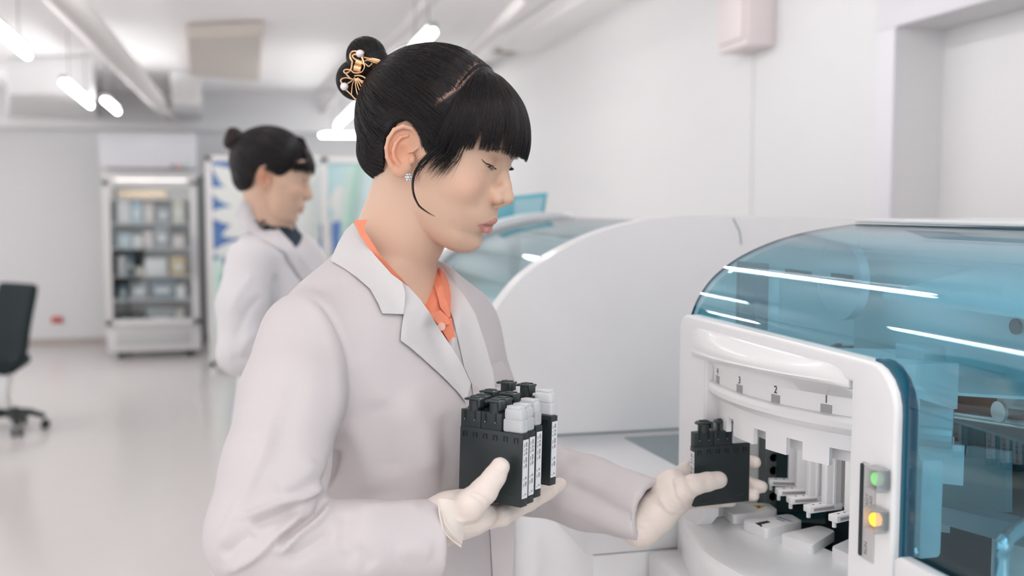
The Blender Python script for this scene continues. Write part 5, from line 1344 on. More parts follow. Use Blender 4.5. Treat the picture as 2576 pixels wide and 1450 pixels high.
folds = [(seam, 9, -3.0, 0.9, 1.5), ([(x - 26, y + 6) for x, y in seam], 22, 3.0, 0.9, 1.5),
    ([(596, 1304), (640, 1293), (701, 1266), (763, 1250), (821, 1217)], 11, 7, 0.8, 1.3), ([(630, 1322), (700, 1300), (755, 1276)], 12, -7, 0.8, 1.3),
    ([(560, 1440), (634, 1402), (701, 1346), (768, 1284)], 12, 8, 0.8, 1.3), ([(688, 1371), (750, 1329), (795, 1293), (812, 1253)], 8, -9, 0.8, 1.3),
    ([(684, 1395), (715, 1380), (750, 1346), (812, 1297), (832, 1257)], 10, 7, 0.8, 1.3), ([(723, 1412), (790, 1370), (838, 1337)], 16, -5, 0.8, 1.3), ([(560, 1400), (600, 1370), (640, 1340)], 18, -5, 0.8, 1.3),
    ([(545, 1413), (560, 1360), (589, 1297), (647, 1177), (690, 1060)], 14, 4, 0.8, 1.3), ([(700, 1240), (760, 1200), (800, 1160)], 22, 3, 0.8, 1.3),
    ([(845, 1130), (838, 1180), (818, 1225)], 12, -5, 0.8, 1.3), ([(875, 1290), (872, 1330), (860, 1380)], 18, -4, 0.8, 1.3), ([(940, 1430), (900, 1390), (860, 1420)], 22, -4, 0.8, 1.3), ([(700, 1200), (720, 1060), (760, 930)], 30, -3, 0.8, 1.3), ([(620, 1120), (600, 1020)], 26, 2, 0.8, 1.3),
    ([(845, 1130), (838, 1180), (815, 1235)], 14, -6, 0.8, 1.4), ([(870, 1060), (900, 1110), (925, 1180), (935, 1250)], 30, 4, 1.0, 1.5), ([(960, 1000), (970, 1100), (985, 1200)], 34, -4, 1.0, 1.5), ([(1020, 980), (1060, 1080), (1085, 1200)], 30, 4, 1.0, 1.5), ([(900, 880), (960, 1000), (1040, 1080)], 40, 3, 1.0, 1.5), ([(1120, 1040), (1128, 1140), (1120, 1250)], 20, -4, 1.0, 1.5),
    ([(900, 1290), (960, 1272), (1060, 1270)], 18, 4, 0.8, 1.3), ([(1000, 1400), (1040, 1380), (1090, 1390)], 24, 3, 0.8, 1.3),
    ([(1400, 1190), (1500, 1215), (1640, 1250)], 20, 4, 1.15, 1.5), ([(1430, 1160), (1490, 1165), (1560, 1185), (1640, 1215)], 14, 4, 1.15, 1.5), ([(1420, 1215), (1490, 1250), (1560, 1290), (1620, 1310)], 18, -5, 1.15, 1.5), ([(1380, 1270), (1470, 1295), (1600, 1350)], 22, 4, 1.15, 1.5)]
W = apply_folds(W, Q, folds)
coat = np_mesh('coat', W, Q, COAT, W1)
coatB = BVHTree.FromPolygons([tuple(v) for v in W], [tuple(int(i) for i in q) for q in Q])
# shirt under it
Fs = Field((-140, -200, zS - 230), (170, 200, zS + 90), 3.5)
Tt = [(r[0], r[1] - (9 if r[0] > zS - 40 else 14), r[2] + 14, r[3] - 15, r[4]) for r in TORSO]
Fs.add(section(Tt, 2.3))
Fs.cut(cone(TF.l(HF.w(nb_l[None]))[0] - (0, 0, 30), TF.l(HF.w(np.array([[-6, 0, -30]])))[0], 53, 62), (-130, -120, zS - 10), (150, 120, zS + 130), 4)
SB = TF.l(np.array(at(1112, 795, 1.17))); yo2 = float(SB[1]) * 0.6
def vc2(X, Y, Z):
    zb2, zt2 = float(SB[2]), zS + 60; t = np.clip((Z - zb2) / (zt2 - zb2), 0, 2); return np.maximum(np.maximum(np.abs(Y - yo2 * (1 - t)) - 46 * t ** 0.9, -(X - 10)), zb2 - Z)
Fs.cut(vc2, (5, -130, zS - 200), (230, 130, zS + 120), 3)
Vs, Qs = surface(Fs); shirt = np_mesh('shirt', TF.w(Vs), Qs, SHIRT, W1)
shirtB = BVHTree.FromPolygons([tuple(v) for v in TF.w(Vs)], [tuple(int(i) for i in q) for q in Qs])
def patch(name, poly, bvh, off, th, m, parent, step=9.0, fallback=None, smooth_n=12, offs=None):
    """a cloth piece with the outline poly (photo pixels) laid on the surface bvh, off metres above it, th thick"""
    P2 = [Vector(p) for p in poly]; n = len(P2); B = []
    for i in range(n):
        a, b = P2[i], P2[(i + 1) % n]; k = max(1, int((b - a).length / step))
        for j in range(k): B.append(a.lerp(b, j / k))
    def inside(p):
        c = False; j = len(P2) - 1
        for i in range(len(P2)):
            if (P2[i].y > p.y) != (P2[j].y > p.y) and p.x < (P2[j].x - P2[i].x) * (p.y - P2[i].y) / (P2[j].y - P2[i].y) + P2[i].x: c = not c
            j = i
        return c
    xs = [p.x for p in P2]; ys = [p.y for p in P2]; I = []
    y = min(ys)
    while y < max(ys):
        x = min(xs)
        while x < max(xs):
            p = Vector((x, y))
            if inside(p) and min((p - q).length for q in B) > step * 0.6: I.append(p)
            x += step
        y += step
    pts = B + I; ed = [(i, (i + 1) % len(B)) for i in range(len(B))]
    v2, e2, f2, _, _, _ = delaunay_2d_cdt(pts, ed, [], 1, 1e-5)
    T = []; 
    for p in v2:
        d = ray(p.x, p.y); dn = d.normalized(); h = bvh.ray_cast(CAMP + dn * 0.5, dn)
        if h[0] is None:
            T.append(None)
        else: T.append(((h[0] - CAMP).dot(F_AX)))
    good = [(v2[i], T[i]) for i in range(len(v2)) if T[i] is not None and (fallback is None or T[i] < fallback)]
    nb = {i: set() for i in range(len(v2))}
    for f in f2:
        for a in f:
            for b in f:
                if a != b: nb[a].add(b)
    for i in range(len(v2)):
        if T[i] is None or (fallback is not None and T[i] >= fallback):
            g = sorted(good, key=lambda q: (q[0] - v2[i]).length)[:5]; T[i] = sum(q[1] for q in g) / len(g)
    T0 = list(T)
    for _ in range(smooth_n): T = [T[i] * 0.4 + 0.6 * (sum(T[j] for j in nb[i]) / max(1, len(nb[i]))) for i in range(len(v2))]
    T = [min(T[i], T0[i]) for i in range(len(v2))]
    for _ in range(2): T = [T[i] * 0.5 + 0.5 * (sum(T[j] for j in nb[i]) / max(1, len(nb[i]))) for i in range(len(v2))]
    V = [np.array(at(v2[i].x, v2[i].y, T[i] - (off if offs is None else offs(v2[i])))) for i in range(len(v2))]; n = len(V)
    V2 = [v + (np.array(ray(v2[i].x, v2[i].y)) * th) for i, v in enumerate(V)]
    bm = bmesh.new(); A = [bm.verts.new(v) for v in V]; Bv = [bm.verts.new(v) for v in V2]; cnt = {}
    for f in f2:
        bm.faces.new([A[i] for i in f]); bm.faces.new([Bv[i] for i in f][::-1])
        for a, b in zip(f, list(f[1:]) + [f[0]]): cnt[(a, b)] = 1
    for (a, b) in cnt:
        if (b, a) not in cnt: bm.faces.new((A[a], Bv[a], Bv[b], A[b]))
    return bm_obj(name, bm, m, parent, smooth=True, angle=50)
# collar and lapels
patch('collar', [(888, 561), (905, 590), (942, 642), (985, 690), (1012, 710), (1020, 740), (1016, 791), (962, 789), (951, 763), (931, 727), (900, 700), (868, 677), (833, 656), (838, 640), (850, 612), (868, 580)], coatB, 0.008, 0.004, COAT2, coat, fallback=1.27, smooth_n=25)
patch('lapel', [(985, 690), (1028, 722), (1060, 757), (1083, 790), (1105, 828), (1135, 872), (1166, 924), (1185, 965), (1172, 1012), (1150, 985), (1114, 948), (1080, 917), (1052, 892), (1030, 873), (1008, 857), (1010, 825), (1016, 790), (1000, 760)], coatB, 0.007, 0.0035, COAT2, coat, fallback=1.24, smooth_n=25)
patch('lapel', [(1089, 664), (1104, 692), (1126, 762), (1141, 806), (1155, 865), (1168, 925), (1186, 965), (1215, 990), (1245, 975), (1240, 935), (1222, 870), (1196, 790), (1168, 745), (1150, 722), (1125, 690), (1105, 668)], coatB, 0.006, 0.0035, COAT2, coat, fallback=1.36, smooth_n=25)
# edge of the open front running below the lapel, behind the hand
patch('placket', [(1186, 962), (1215, 988), (1245, 975), (1292, 968), (1300, 1100), (1296, 1250), (1290, 1460), (1240, 1460), (1225, 1200), (1200, 1060)], coatB, 0.006, 0.0035, COAT, coat, fallback=1.30, smooth_n=25, step=14)
# chest pocket tab on the far side
patch('pocket', [(1228, 916), (1262, 909), (1282, 940), (1290, 968), (1240, 975)], coatB, 0.010, 0.003, COAT, coat, fallback=1.36, smooth_n=25)
# orange collar of the shirt
patch('shirt_collar', [(889, 555), (925, 553), (915, 575), (930, 600), (955, 640), (1000, 690), (1046, 742), (1090, 788), (1108, 780), (1128, 800), (1132, 815), (1106, 822), (1083, 792), (1060, 760), (1028, 724), (985, 692), (942, 644), (905, 592)], shirtB, 0.010, 0.003, SHIRT, shirt, fallback=1.25, smooth_n=30)
patch('shirt_collar', [(1078, 668), (1089, 664), (1104, 692), (1122, 750), (1134, 795), (1128, 800), (1108, 775), (1098, 735), (1086, 700)], shirtB, 0.009, 0.003, SHIRT, shirt, fallback=1.30, smooth_n=30)
patch('button_band', [(1106, 822), (1120, 805), (1136, 800), (1141, 830), (1156, 880), (1160, 912), (1140, 880), (1122, 848)], shirtB, 0.0075, 0.002, SHIRT, shirt, fallback=1.28, smooth_n=30)
q = at(1112, 821, 1.137); 
h = shirtB.ray_cast(CAMP + ray(1112, 821) * 0.5, ray(1112, 821).normalized())[0]
if h is not None:
    q = h - F_AX * 0.012; tube('button', [q, q + F_AX * 0.002], 0.0048, mat('shirt_button', (0.80, 0.50, 0.40), 0.3), shirt, 20)

# ---- legs and shoes (below the picture)
TR = mat('trousers', (0.10, 0.11, 0.13), 0.9); SHOE = mat('shoe', (0.6, 0.6, 0.6), 0.5)
def legs(TF, parent, zS, vox=9):
    for s in (-1, 1):
        F = Field((-70, s * 95 - 90, 40), (90, s * 95 + 90, 720), vox); add_chain(F, [(0, s * 95, 700), (8, s * 90, 450), (-6, s * 85, 80)], [78, 58, 45], 0); V, Q = surface(F); np_mesh('trouser_leg', TF.w(V), Q, TR, parent)
        F = Field((-90, s * 90 - 60, -1), (210, s * 90 + 60, 110), 5); add_ell(F, (50, s * 88, 30), (125, 45, 40), 0.1); add_ell(F, (-30, s * 86, 45), (50, 40, 50), 20); F.cut(lambda X, Y, Z: Z + 0 * X + 0 * Y, None, None, 0); V, Q = surface(F); V[:, 2] = np.maximum(V[:, 2], 0.0); np_mesh('shoe', TF.w(V), Q, SHOE, parent)
legs(TF, W1, zS)

# ------------------------------------------------------------------ reagent cassettes
CASW, CASH, CASD = 0.080, 0.0762, 0.0124
FROST = glassmat('frosted_plastic', (0.86, 0.87, 0.88), rough=0.25, thick=0.4)
LAB = mat('label_white', (0.74, 0.75, 0.77), 0.5); BLK2 = mat('slot_black', (0.003, 0.004, 0.005), 0.5)
def build_cassette():
    """local metres: X width, Y towards the back, Z up; origin at bottom front left corner"""
    r = bpy.data.objects.new('reagent_cassette', None); C.objects.link(r)
    bm = bmesh.new(); W_, H_, D_ = CASW, CASH, CASD
    add_box(bm, Vector((W_ / 2, D_ / 2, H_ / 2)), (W_, D_, H_), None, 0.0008, 2)
    bo = bm_obj('body', bm, BLACK, r, smooth=True)
    bm = bmesh.new()
    for k in range(6):     # small n-shaped catches along the top
        x = 0.0045 + k * 0.0131
        for (dx, dz, sx, sz) in ((0, 0, 0.0009, 0.0055), (0.0042, 0, 0.0009, 0.0055), (0.0021, 0.0024, 0.0051, 0.0010)):
            add_box(bm, Vector((x + dx, -0.00025, H_ - 0.0075 + dz)), (sx, 0.0008, sz))
    bm_obj('catch', bm, BLK2, bo)
    bm = bmesh.new()
    for sx in (0.0135, 0.0645): add_box(bm, Vector((sx, -0.0002, 0.004 if sx < 0.03 else 0.010)), (0.012, 0.0006, 0.0006))
    bm_obj('ridge', bm, mat('ridge_grey', (0.05, 0.06, 0.06), 0.4), bo)
    for k in range(2):     # two shoulder blocks with flip caps
        x0 = 0.0008 + k * 0.0265
        bm = bmesh.new(); add_box(bm, Vector((x0 + 0.0129, D_ / 2, H_ + 0.0092)), (0.0258, D_, 0.0184), None, 0.0006, 2); blk = bm_obj('shoulder', bm, BLACK, r, smooth=True)
        bm = bmesh.new()
        for dx in (0.0055, 0.0185): add_box(bm, Vector((x0 + dx, -0.0002, H_ + 0.0125)), (0.0018, 0.0008, 0.0105))
        bm_obj('slot', bm, BLK2, blk)
        bm = bmesh.new()
        for dx in (0.0055, 0.0185): add_box(bm, Vector((x0 + dx, -0.0005, H_ + 0.0082)), (0.0012, 0.0008, 0.0012))
        bm_obj('pin', bm, GREY, blk)
        cp = tube('cap', [(x0 + 0.0145, D_ / 2, H_ + 0.017), (x0 + 0.0145, D_ / 2, H_ + 0.0285)], 0.0072, BLACK, r, 24)
        bm = bmesh.new(); add_box(bm, Vector((x0 + 0.0150, D_ / 2, H_ + 0.0300)), (0.0175, 0.0130, 0.0026), None, 0.0006)
        add_box(bm, Vector((x0 + 0.0055, D_ / 2 - 0.001, H_ + 0.0292)), (0.0045, 0.0090, 0.0022), None, 0.0005)
        add_box(bm, Vector((x0 + 0.0232, D_ / 2 - 0.002, H_ + 0.0262)), (0.0030, 0.0100, 0.0085), None, 0.0006)
        for dy in (-0.0035, 0.0, 0.0035): add_box(bm, Vector((x0 + 0.0150, D_ / 2 + dy, H_ + 0.0318)), (0.0110, 0.0012, 0.0014), None, 0.0003)
        bm_obj('flip_lid', bm, mat('lid_black', (0.026, 0.036, 0.038), 0.35), cp, smooth=True)
    bm = bmesh.new(); x0 = 0.0545
    add_box(bm, Vector((x0 + 0.0124, D_ / 2, H_ + 0.0070)), (0.0246, D_ * 0.98, 0.0140), None, 0.0024, 4)
    add_box(bm, Vector((x0 + 0.0124, D_ / 2, H_ + 0.0190)), (0.0226, D_ * 1.0, 0.0130), None, 0.0036, 4)
    add_box(bm, Vector((x0 + 0.0124, D_ / 2, H_ + 0.0262)), (0.0170, D_ * 0.85, 0.0030), None, 0.0008)
    bm_obj('bottle', bm, FROST, r, smooth=True)
    for side, xs in ((1, W_ + 0.0002), (-1, -0.0002)):
        bm = bmesh.new(); add_box(bm, Vector((xs, D_ / 2, 0.0395)), (0.0005, D_ * 0.80, 0.061)); lb = bm_obj('label', bm, LAB, r)
        bm = bmesh.new()
        for z, l in ((0.065, 0.006), (0.060, 0.003), (0.056, 0.004), (0.049, 0.007), (0.043, 0.005), (0.030, 0.003), (0.024, 0.006), (0.013, 0.002)):
            add_box(bm, Vector((xs + side * 0.0003, D_ / 2 + 0.001, z)), (0.0003, 0.0028, l * 0.8)); 
            add_box(bm, Vector((xs + side * 0.0003, D_ / 2 - 0.003, z - 0.001)), (0.0003, 0.0012, l * 0.6))
        bm_obj('print', bm, mat('print_grey', (0.30, 0.30, 0.33), 0.5), lb)
    return r
def copy_tree(o, parent=None):
    c = o.copy(); C.objects.link(c)
    if parent is not None: c.parent = parent
    for ch in o.children: copy_tree(ch, c)
    return c
cas0 = build_cassette()
def orient(o, org, ex, up):
    ex = Vector(ex).normalized(); up = (Vector(up) - ex * Vector(up).dot(ex)).normalized(); ey = up.cross(ex)
    o.rotation_mode = 'XYZ'; M = Matrix((ex, ey, up)).transposed(); o.location = org; o.rotation_euler = M.to_euler()
    return ex, ey, up
z0 = at(1310, 1279, 1.064).z
B1, B0 = at(1310, 1279, 1.064), onz(1145, 1247, z0)
EX = (B1 - B0).normalized(); B0 = B1 - EX * CASW
UP0 = (Vector((0, 0, 1)) + R_AX * 0.055 + Vector(tuple(HV)) * 0.02).normalized()
EYH = Vector((0, 0, 1)).cross(EX)
HELD = [(0.0, 0.0, 0, 0.0, 'front'), (0.0132, -0.0005, 0.010, 0.055, 'second'), (0.0290, -0.0020, -0.012, -0.01, 'third'), (0.0660, -0.006, -0.03, -0.045, 'last')]
held_labels = ['black reagent cassette nearest the camera in the held row, thumb across its face',
    'black reagent cassette directly behind the front one in the held row, leaning against it',
    'black reagent cassette third from the front in the held row',
    'black reagent cassette standing apart at the far end of the held row']
for i, (dy, dx, rz, lean, _) in enumerate(HELD):
    o = cas0 if i == 0 else copy_tree(cas0)
    ex = (Matrix.Rotation(rz, 3, 'Z') @ EX)
    up = (UP0 - R_AX * 0 + EX * lean).normalized() if i else UP0
    e = (Matrix.Rotation(rz, 3, 'Z') @ EX); org = B1 + EYH * dy + EX * dx - e * CASW + Vector((0, 0, (0, 0.0005, 0.003, 0.007)[i]))
    orient(o, org, e, up)
    tag(o, held_labels[i], 'reagent cassette', 'black reagent cassettes')
oc = copy_tree(cas0); tag(oc, 'black reagent cassette being lowered onto the analyser carousel by the far hand', 'reagent cassette', 'black reagent cassettes')
G0, G1 = at(1746, 1277, 1.300), at(1888, 1277, 1.328)
ex = (G1 - G0); ex.z = 0; orient(oc, G0, ex, Vector((0, 0, 1)) + R_AX * 0.005)

# ------------------------------------------------------------------ gloved hands
GLOVE = mat('latex_glove', (0.73, 0.645, 0.59), 0.42, bump=0.25, bscale=70, sss=0.15, spec=0.4)
def hand(name, chains, ells, parent, k=5.0, vox=1.1, cuts=None, wr=None, cuff=None):
    O = np.array(at(*chains[0][0][0])); FR = frame(O, 0, 0)
    L = lambda p: FR.l(np.array(at(*p)))
    pts = [L(p) for c in chains for p in c[0]] + [L(p) for p, *_ in ells]
    lo = np.min(pts, 0) - 34; hi = np.max(pts, 0) + 34; F = Field(lo, hi, vox)
    for (p, r) in ells: add_ell(F, L(p), r, 10)
    for ch, rs, *kk in [(c[0], c[1], *c[2:]) for c in chains]:
        add_chain(F, [L(p) for p in ch], rs, kk[0] if kk else k, kin=3)
    V, Q = surface(F); W = FR.w(V); N = vnormals(V, Q)
    nz = np.array([noise.noise(Vector((p[0] * 0.05, p[1] * 0.05, p[2] * 0.16))) * 0.5 + 0.4 * noise.noise(Vector((p[0] * 0.16, p[1] * 0.1, p[2] * 0.3))) for p in V])
    x, y, t = project(W); D = nz * 0.6
    for poly, wd, amp in (cuts or []):
        D = D + amp * np.exp(-(seg_dist(x, y, poly) / wd) ** 2)
    W = W + (N @ FR.M.T) * D[:, None]
    return np_mesh(name, W, Q, GLOVE, parent)
# right hand: palm up under the row, thumb across the front cassette, fingers pointing away beneath
rt_tb = 1.050
th = at(1262, 1170, 1.0)
rh = hand('glove', [
    ([(1085, 1325, 1.062), (1128, 1302, 1.066), (1165, 1290, 1.072)], [27, 25.5, 23], 10),
    ([(1150, 1296, 1.056), (1185, 1268, 1.046), (1218, 1236, 1.043), (1242, 1203, 1.046), (1258, 1176, 1.052)], [16, 15.5, 13.6, 11.6, 10.0], 8),
    ([(1185, 1312, 1.085), (1262, 1297, 1.105), (1330, 1264, 1.145), (1378, 1238, 1.175), (1408, 1219, 1.195)], [13, 11.5, 9.8, 9.0, 7.8], 5),
    ([(1170, 1300, 1.105), (1235, 1282, 1.135), (1296, 1250, 1.175), (1345, 1222, 1.205), (1372, 1207, 1.222)], [13, 11, 9.6, 8.8, 7.8], 4),
    ([(1150, 1290, 1.125), (1205, 1270, 1.16), (1262, 1240, 1.195), (1305, 1215, 1.225)], [12, 10.5, 9.2, 8.0], 4),
    ([(1130, 1282, 1.14), (1175, 1262, 1.175), (1225, 1238, 1.205), (1255, 1222, 1.225)], [11, 9.5, 8.4, 7.2], 4)],
    [((1175, 1300, 1.085), (32, 34, 17)), ((1148, 1294, 1.075), (26, 24, 22))], W1,
    cuts=[([(1180, 1250), (1200, 1262), (1214, 1280)], 4, -0.6), ([(1190, 1240), (1214, 1252), (1232, 1268)], 4, -0.6), ([(1200, 1226), (1224, 1238), (1243, 1250)], 4, -0.5), ([(1190, 1248), (1212, 1262), (1226, 1282)], 3, 0.5),
          ([(1120, 1300), (1160, 1312), (1200, 1306)], 5, 1.0), ([(1125, 1316), (1165, 1326), (1200, 1318)], 4, -1.0), ([(1240, 1195), (1246, 1176), (1250, 1160)], 3, -0.4), ([(1246, 1190), (1256, 1200), (1262, 1214)], 3, -0.5)])
# loose rolled cuff of the latex glove hanging below the wrist
bm = bmesh.new()
pts = [(1103, 1262, 1.036), (1107, 1300, 1.030), (1116, 1335, 1.028), (1136, 1358, 1.030), (1160, 1376, 1.036)]
add_tube(bm, spline([at(*p) for p in pts], 6), 0.0010, 8)
pts = [(1112, 1285, 1.030), (1122, 1320, 1.027), (1140, 1345, 1.029), (1162, 1366, 1.036)]
add_tube(bm, spline([at(*p) for p in pts], 6), 0.0008, 8)
grid = [[at(*p) for p in row] for row in [[(1104, 1256, 1.037), (1107, 1300, 1.031), (1117, 1336, 1.029), (1160, 1376, 1.036)], [(1122, 1256, 1.038), (1130, 1300, 1.032), (1142, 1330, 1.032), (1162, 1366, 1.038)], [(1146, 1262, 1.045), (1158, 1300, 1.040), (1168, 1322, 1.042), (1168, 1345, 1.048)]]]
thick_grid(bm, grid, 0.0008)
bm_obj('glove_cuff', bm, GLOVE, rh, smooth=True, angle=80)
# left hand: thumb on the camera side, fingers closing behind the cassette
lh = hand('glove', [
    ([(1612, 1322, 1.280), (1650, 1290, 1.275), (1690, 1250, 1.275)], [27, 26, 24], 10),
    ([(1680, 1252, 1.262), (1715, 1234, 1.255), (1745, 1221, 1.258), (1778, 1213, 1.266), (1808, 1208, 1.272)], [17, 15, 13, 11.8, 10.6], 9),
    ([(1690, 1212, 1.29), (1735, 1180, 1.325), (1800, 1162, 1.345), (1860, 1158, 1.345), (1899, 1164, 1.335)], [14, 10.5, 9.6, 9.0, 8.0], 4),
    ([(1700, 1228, 1.30), (1760, 1205, 1.335), (1830, 1206, 1.350), (1880, 1214, 1.345), (1916, 1226, 1.332)], [14, 10.5, 9.8, 9.2, 7.8], 4),
    ([(1700, 1250, 1.30), (1760, 1236, 1.333), (1820, 1240, 1.345), (1868, 1244, 1.340), (1896, 1248, 1.332)], [13, 10, 9, 8.2, 7.2], 4),
    ([(1695, 1268, 1.30), (1745, 1262, 1.325), (1800, 1262, 1.335), (1840, 1262, 1.332)], [12, 9, 8, 7], 4)],
    [((1690, 1238, 1.285), (26, 26, 28))], W1,
    cuts=[([(1716, 1204), (1722, 1240), (1748, 1256)], 5, 0.9), ([(1690, 1210), (1698, 1250), (1720, 1272)], 5, -1.0), ([(1660, 1255), (1680, 1285), (1720, 1290)], 5, 1.0), ([(1655, 1275), (1690, 1300), (1730, 1296)], 5, -1.0), ([(1756, 1244), (1740, 1232), (1730, 1215)], 4, -0.8)])
# ------------------------------------------------------------------ the woman in the background
YH2, PH2 = -10.0, 14.0
_f = frame((0, 0, 0), YH2, PH2, 0, 0.00103)
HO2 = np.array(at(676, 452, 2.58)) + _f.M @ np.array([-2, 70.0, 0]); HF2 = frame(HO2, YH2, PH2, 0, 0.00103)
YT2 = 16.0; _t = frame((0, 0, 0), YT2, 0)
sh2 = np.array(at(618, 655, 2.54)); TO2 = sh2 + _t.M @ np.array([0, 165.0, 0]); TO2[2] = 0; zS2 = sh2[2] * 1000
TF2 = frame(TO2, YT2, 0)
W2 = thing('person', 'woman in the background in profile, white lab coat over dark top, small bun', 'person', (float(TO2[0]), float(TO2[1]), 0))
nb2 = HF2.l(TF2.w([(-12, 0, zS2 + 55)]))[0]; nm2 = HF2.l(TF2.w([(-20, 0, zS2 - 10)]))[0]
def neck2(F):
    top = np.array((-6, 0, -36.0)); add_chain(F, [top + (0, 0, 10), top * 0.5 + nb2 * 0.5 + (2, 0, 0), nb2, nm2], [55, 52, 54, 60], 13, kin=8); add_ell(F, (34, 0, -66), (34, 36, 18), 14)
F2 = build_head_field(HF2, 1.6, neck2); V, Q = surface(F2); np_mesh('body', HF2.w(V), Q, SKIN, W2, skin_colors(V)); eyes(HF2, W2); lashes(HF2, W2, False); brows(HF2, W2)
KEEP2 = [(-130, 150), (45, 150), (100, 110), (100, 70), (90, 52), (66, 38), (46, 22), (28, 14), (14, 18), (4, 30), (-8, 38), (-24, 30), (-33, 12), (-37, -8), (-38, -24), (-46, -44), (-60, -52), (-130, -52)]
Fc2 = build_cap(2.6, KEEP2, HC, (96, 79, 88)); V, Q = surface(Fc2); cap2 = np_mesh('hair', HF2.w(V), Q, CAPM, W2, np.tile(np.array((0.010, 0.010, 0.012)), (len(V), 1)))
bi2 = inv(np.array([(-84, 0, 72)]))[0]; polys = []
hl2 = [(78, 0, 98), (76, 26, 92), (70, 46, 76), (58, 64, 52), (44, 74, 30), (28, 77, 16), (8, 80, 24), (-8, 81, 38), (-24, 80, 30), (-33, 78, 12), (-38, 74, -8), (-38, 66, -24), (-46, 52, -42), (-62, 30, -46), (-68, 0, -46)]
HL2 = np.array([p for p in spline([Vector(h) for h in hl2], 12)])
for i in range(2600):
    s = 1 if RNG.random() < 0.4 else -1; p = HL2[int(RNG.random() * len(HL2))] * (1, s, 1); a = jit(inv(p[None])[0], 0.02); b = jit(bi2, 0.07)
    polys.append(HF2.w(slerp_path(on, a, b, 14, 0.5 + RNG.random() * 1.6, RNG.normal(size=3) * 0.03)))
strands('swept_hair', polys, 0.0005, HAIRM, cap2)
polys = []
for i in range(2600):      # side-swept front hair
    s = -1 if RNG.random() < 0.65 else 1; u = RNG.random(); S = np.array((48 + RNG.normal() * 3, 8 * RNG.normal(), 122)); E = np.array((98 - 46 * u, s * (18 + 58 * u), 52 - 8 * u + RNG.normal() * 6))
    M_ = np.array((100 - 8 * u, s * (12 + 42 * u), 70)); P = np.array([tuple(p) for p in spline([Vector(S), Vector(onF(invF(((S + M_) / 2)[None]), -6)[0]), Vector(onF(invF(M_[None]), -4)[0]), Vector(onF(invF(E[None]), -5 + RNG.random() * 3)[0])], 5)]); polys.append(HF2.w(P))
strands('fringe', polys, 0.0005, HAIRM, cap2)
F = Field((-140, -45, 30), (-60, 45, 125), 2.5); add_ell(F, (-104, 0, 77), (26, 27, 27), 0.1); add_ell(F, (-112, 4, 66), (18, 20, 17), 4); add_ell(F, (-110, -4, 90), (17, 20, 16), 4); add_chain(F, [(-86, 0, 72), (-100, 0, 76)], [18, 20], 4)
V, Q = surface(F); np_mesh('bun', HF2.w(V), Q, CAPM, cap2, np.tile(np.array((0.022, 0.014, 0.013)), (len(V), 1)))
T2 = TORSO_for(zS2)
r2 = ([T_at(TF2, 630, 660, 2.55), T_at(TF2, 610, 770, 2.50), T_at(TF2, 604, 885, 2.47), T_at(TF2, 700, 925, 2.50), T_at(TF2, 830, 900, 2.56)], [60, 60, 54, 46, 42])
l2 = ([T_at(TF2, 760, 640, 2.83), T_at(TF2, 790, 780, 2.85), T_at(TF2, 830, 890, 2.84), T_at(TF2, 900, 900, 2.80)], [54, 52, 48, 40])
ap = np.array(r2[0] + l2[0])
F = Field((min(-190, ap[:, 0].min() - 75), min(-240, ap[:, 1].min() - 75), zS2 - 660), (max(170, ap[:, 0].max() + 60), ap[:, 1].max() + 75, zS2 + 100), 7.0)
F.add(section(T2, 2.3)); add_chain(F, r2[0], r2[1], 24, kin=16); add_chain(F, l2[0], l2[1], 24, kin=16)
F.cut(cone(TF2.l(HF2.w(nb2[None]))[0] - (0, 0, 34), TF2.l(HF2.w(np.array([[-6, 0, -30]])))[0], 58, 68), (-130, -120, zS2 - 10), (150, 120, zS2 + 130), 8)
vb2 = TF2.l(np.array(at(742, 612, 2.58))); yoff = float(vb2[1]) * 0.5; zb = float(vb2[2]) - 20
F.cut(vcut(58, zb, zS2 + 60), (5, -130, zb - 5), (230, 130, zS2 + 120), 4)
V, Q = surface(F)
f2 = [([(588, 860), (620, 790), (660, 740)], 10, -6, 2, 3.2), ([(575, 800), (600, 740), (640, 690)], 10, 5, 2, 3.2), ([(692, 690), (704, 740), (700, 780)], 9, -9, 2, 3.2), ([(716, 640), (745, 680), (780, 720)], 8, -7, 2, 3.2), ([(600, 900), (620, 860), (650, 830)], 9, 6, 2, 3.2), ([(580, 900), (640, 905), (660, 880)], 9, -6, 2, 3.2)]
W2v = apply_folds(TF2.w(V), Q, f2); coat2 = np_mesh('coat', W2v, Q, mat('lab_coat_far', (0.66, 0.635, 0.65), 0.85, bump=0.15, bscale=900, spec=0.2), W2)
c2B = BVHTree.FromPolygons([tuple(v) for v in W2v], [tuple(int(i) for i in q) for q in Q])
patch('collar', [(608, 503), (632, 512), (668, 542), (700, 575), (735, 612), (726, 640), (700, 625), (650, 595), (604, 572), (592, 540)], c2B, 0.012, 0.006, MATS['lab_coat_far'], coat2, fallback=2.75, smooth_n=20)
patch('lapel', [(735, 612), (760, 650), (800, 700), (800, 740), (760, 705), (726, 650), (716, 630)], c2B, 0.012, 0.006, MATS['lab_coat_far'], coat2, fallback=2.75, smooth_n=20)
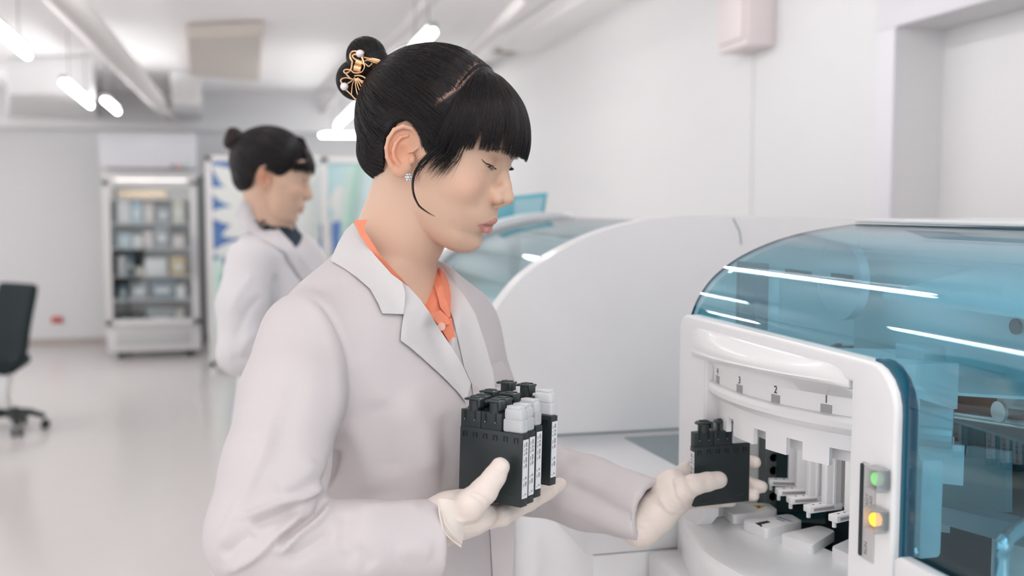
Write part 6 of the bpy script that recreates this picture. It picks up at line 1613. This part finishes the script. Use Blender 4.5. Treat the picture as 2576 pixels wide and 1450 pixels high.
Fs = Field((-150, -200, zS2 - 200), (170, 200, zS2 + 100), 6); Fs.add(section([(r[0], r[1] - 9, r[2] + 9, r[3] - 9, r[4]) for r in T2], 2.3))
add_chain(Fs, [TF2.l(HF2.w(nb2[None]))[0] - (0, 0, 30), TF2.l(HF2.w(np.array([[-6, 0, -62]])))[0]], [50, 50], 20)
Fs.cut(cone(TF2.l(HF2.w(nb2[None]))[0] + (-10, 0, -20), TF2.l(HF2.w(np.array([[-8, 0, -30]])))[0], 50, 60), (-130, -120, zS2 - 10), (150, 120, zS2 + 130), 3)
V, Q = surface(Fs); np_mesh('dark_top', TF2.w(V), Q, mat('navy_top', (0.012, 0.03, 0.05), 0.8), W2)
legs(TF2, W2, zS2, 12)

# her hands, held in front at waist height behind the woman in front
hand('glove', [([(815, 902, 2.553), (858, 892, 2.575)], [26, 24], 10), ([(862, 886, 2.57), (888, 872, 2.565), (905, 868, 2.575)], [12, 10, 8], 6),
    ([(868, 888, 2.59), (900, 884, 2.61), (918, 896, 2.62)], [11, 9, 7.5], 4), ([(868, 896, 2.58), (900, 894, 2.60), (916, 908, 2.61)], [11, 9, 7.5], 4),
    ([(864, 902, 2.57), (894, 904, 2.585), (908, 918, 2.59)], [10.5, 8.5, 7.2], 4), ([(860, 908, 2.56), (884, 912, 2.57), (896, 924, 2.575)], [10, 8, 6.5], 4)], [((862, 896, 2.578), (26, 20, 18))], W2, vox=2.0)
hand('glove', [([(885, 900, 2.80), (925, 895, 2.77)], [25, 23], 10), ([(930, 888, 2.76), (950, 878, 2.745), (962, 880, 2.74)], [12, 10, 8], 6),
    ([(930, 892, 2.77), (960, 890, 2.75), (975, 902, 2.74)], [11, 9, 7.5], 4), ([(930, 900, 2.765), (958, 900, 2.745), (970, 914, 2.735)], [11, 9, 7.5], 4),
    ([(926, 906, 2.76), (950, 910, 2.74), (960, 922, 2.735)], [10.5, 8.5, 7.2], 4), ([(920, 910, 2.755), (940, 918, 2.74), (948, 928, 2.735)], [10, 8, 6.5], 4)], [((926, 898, 2.768), (26, 20, 18))], W2, vox=2.0)
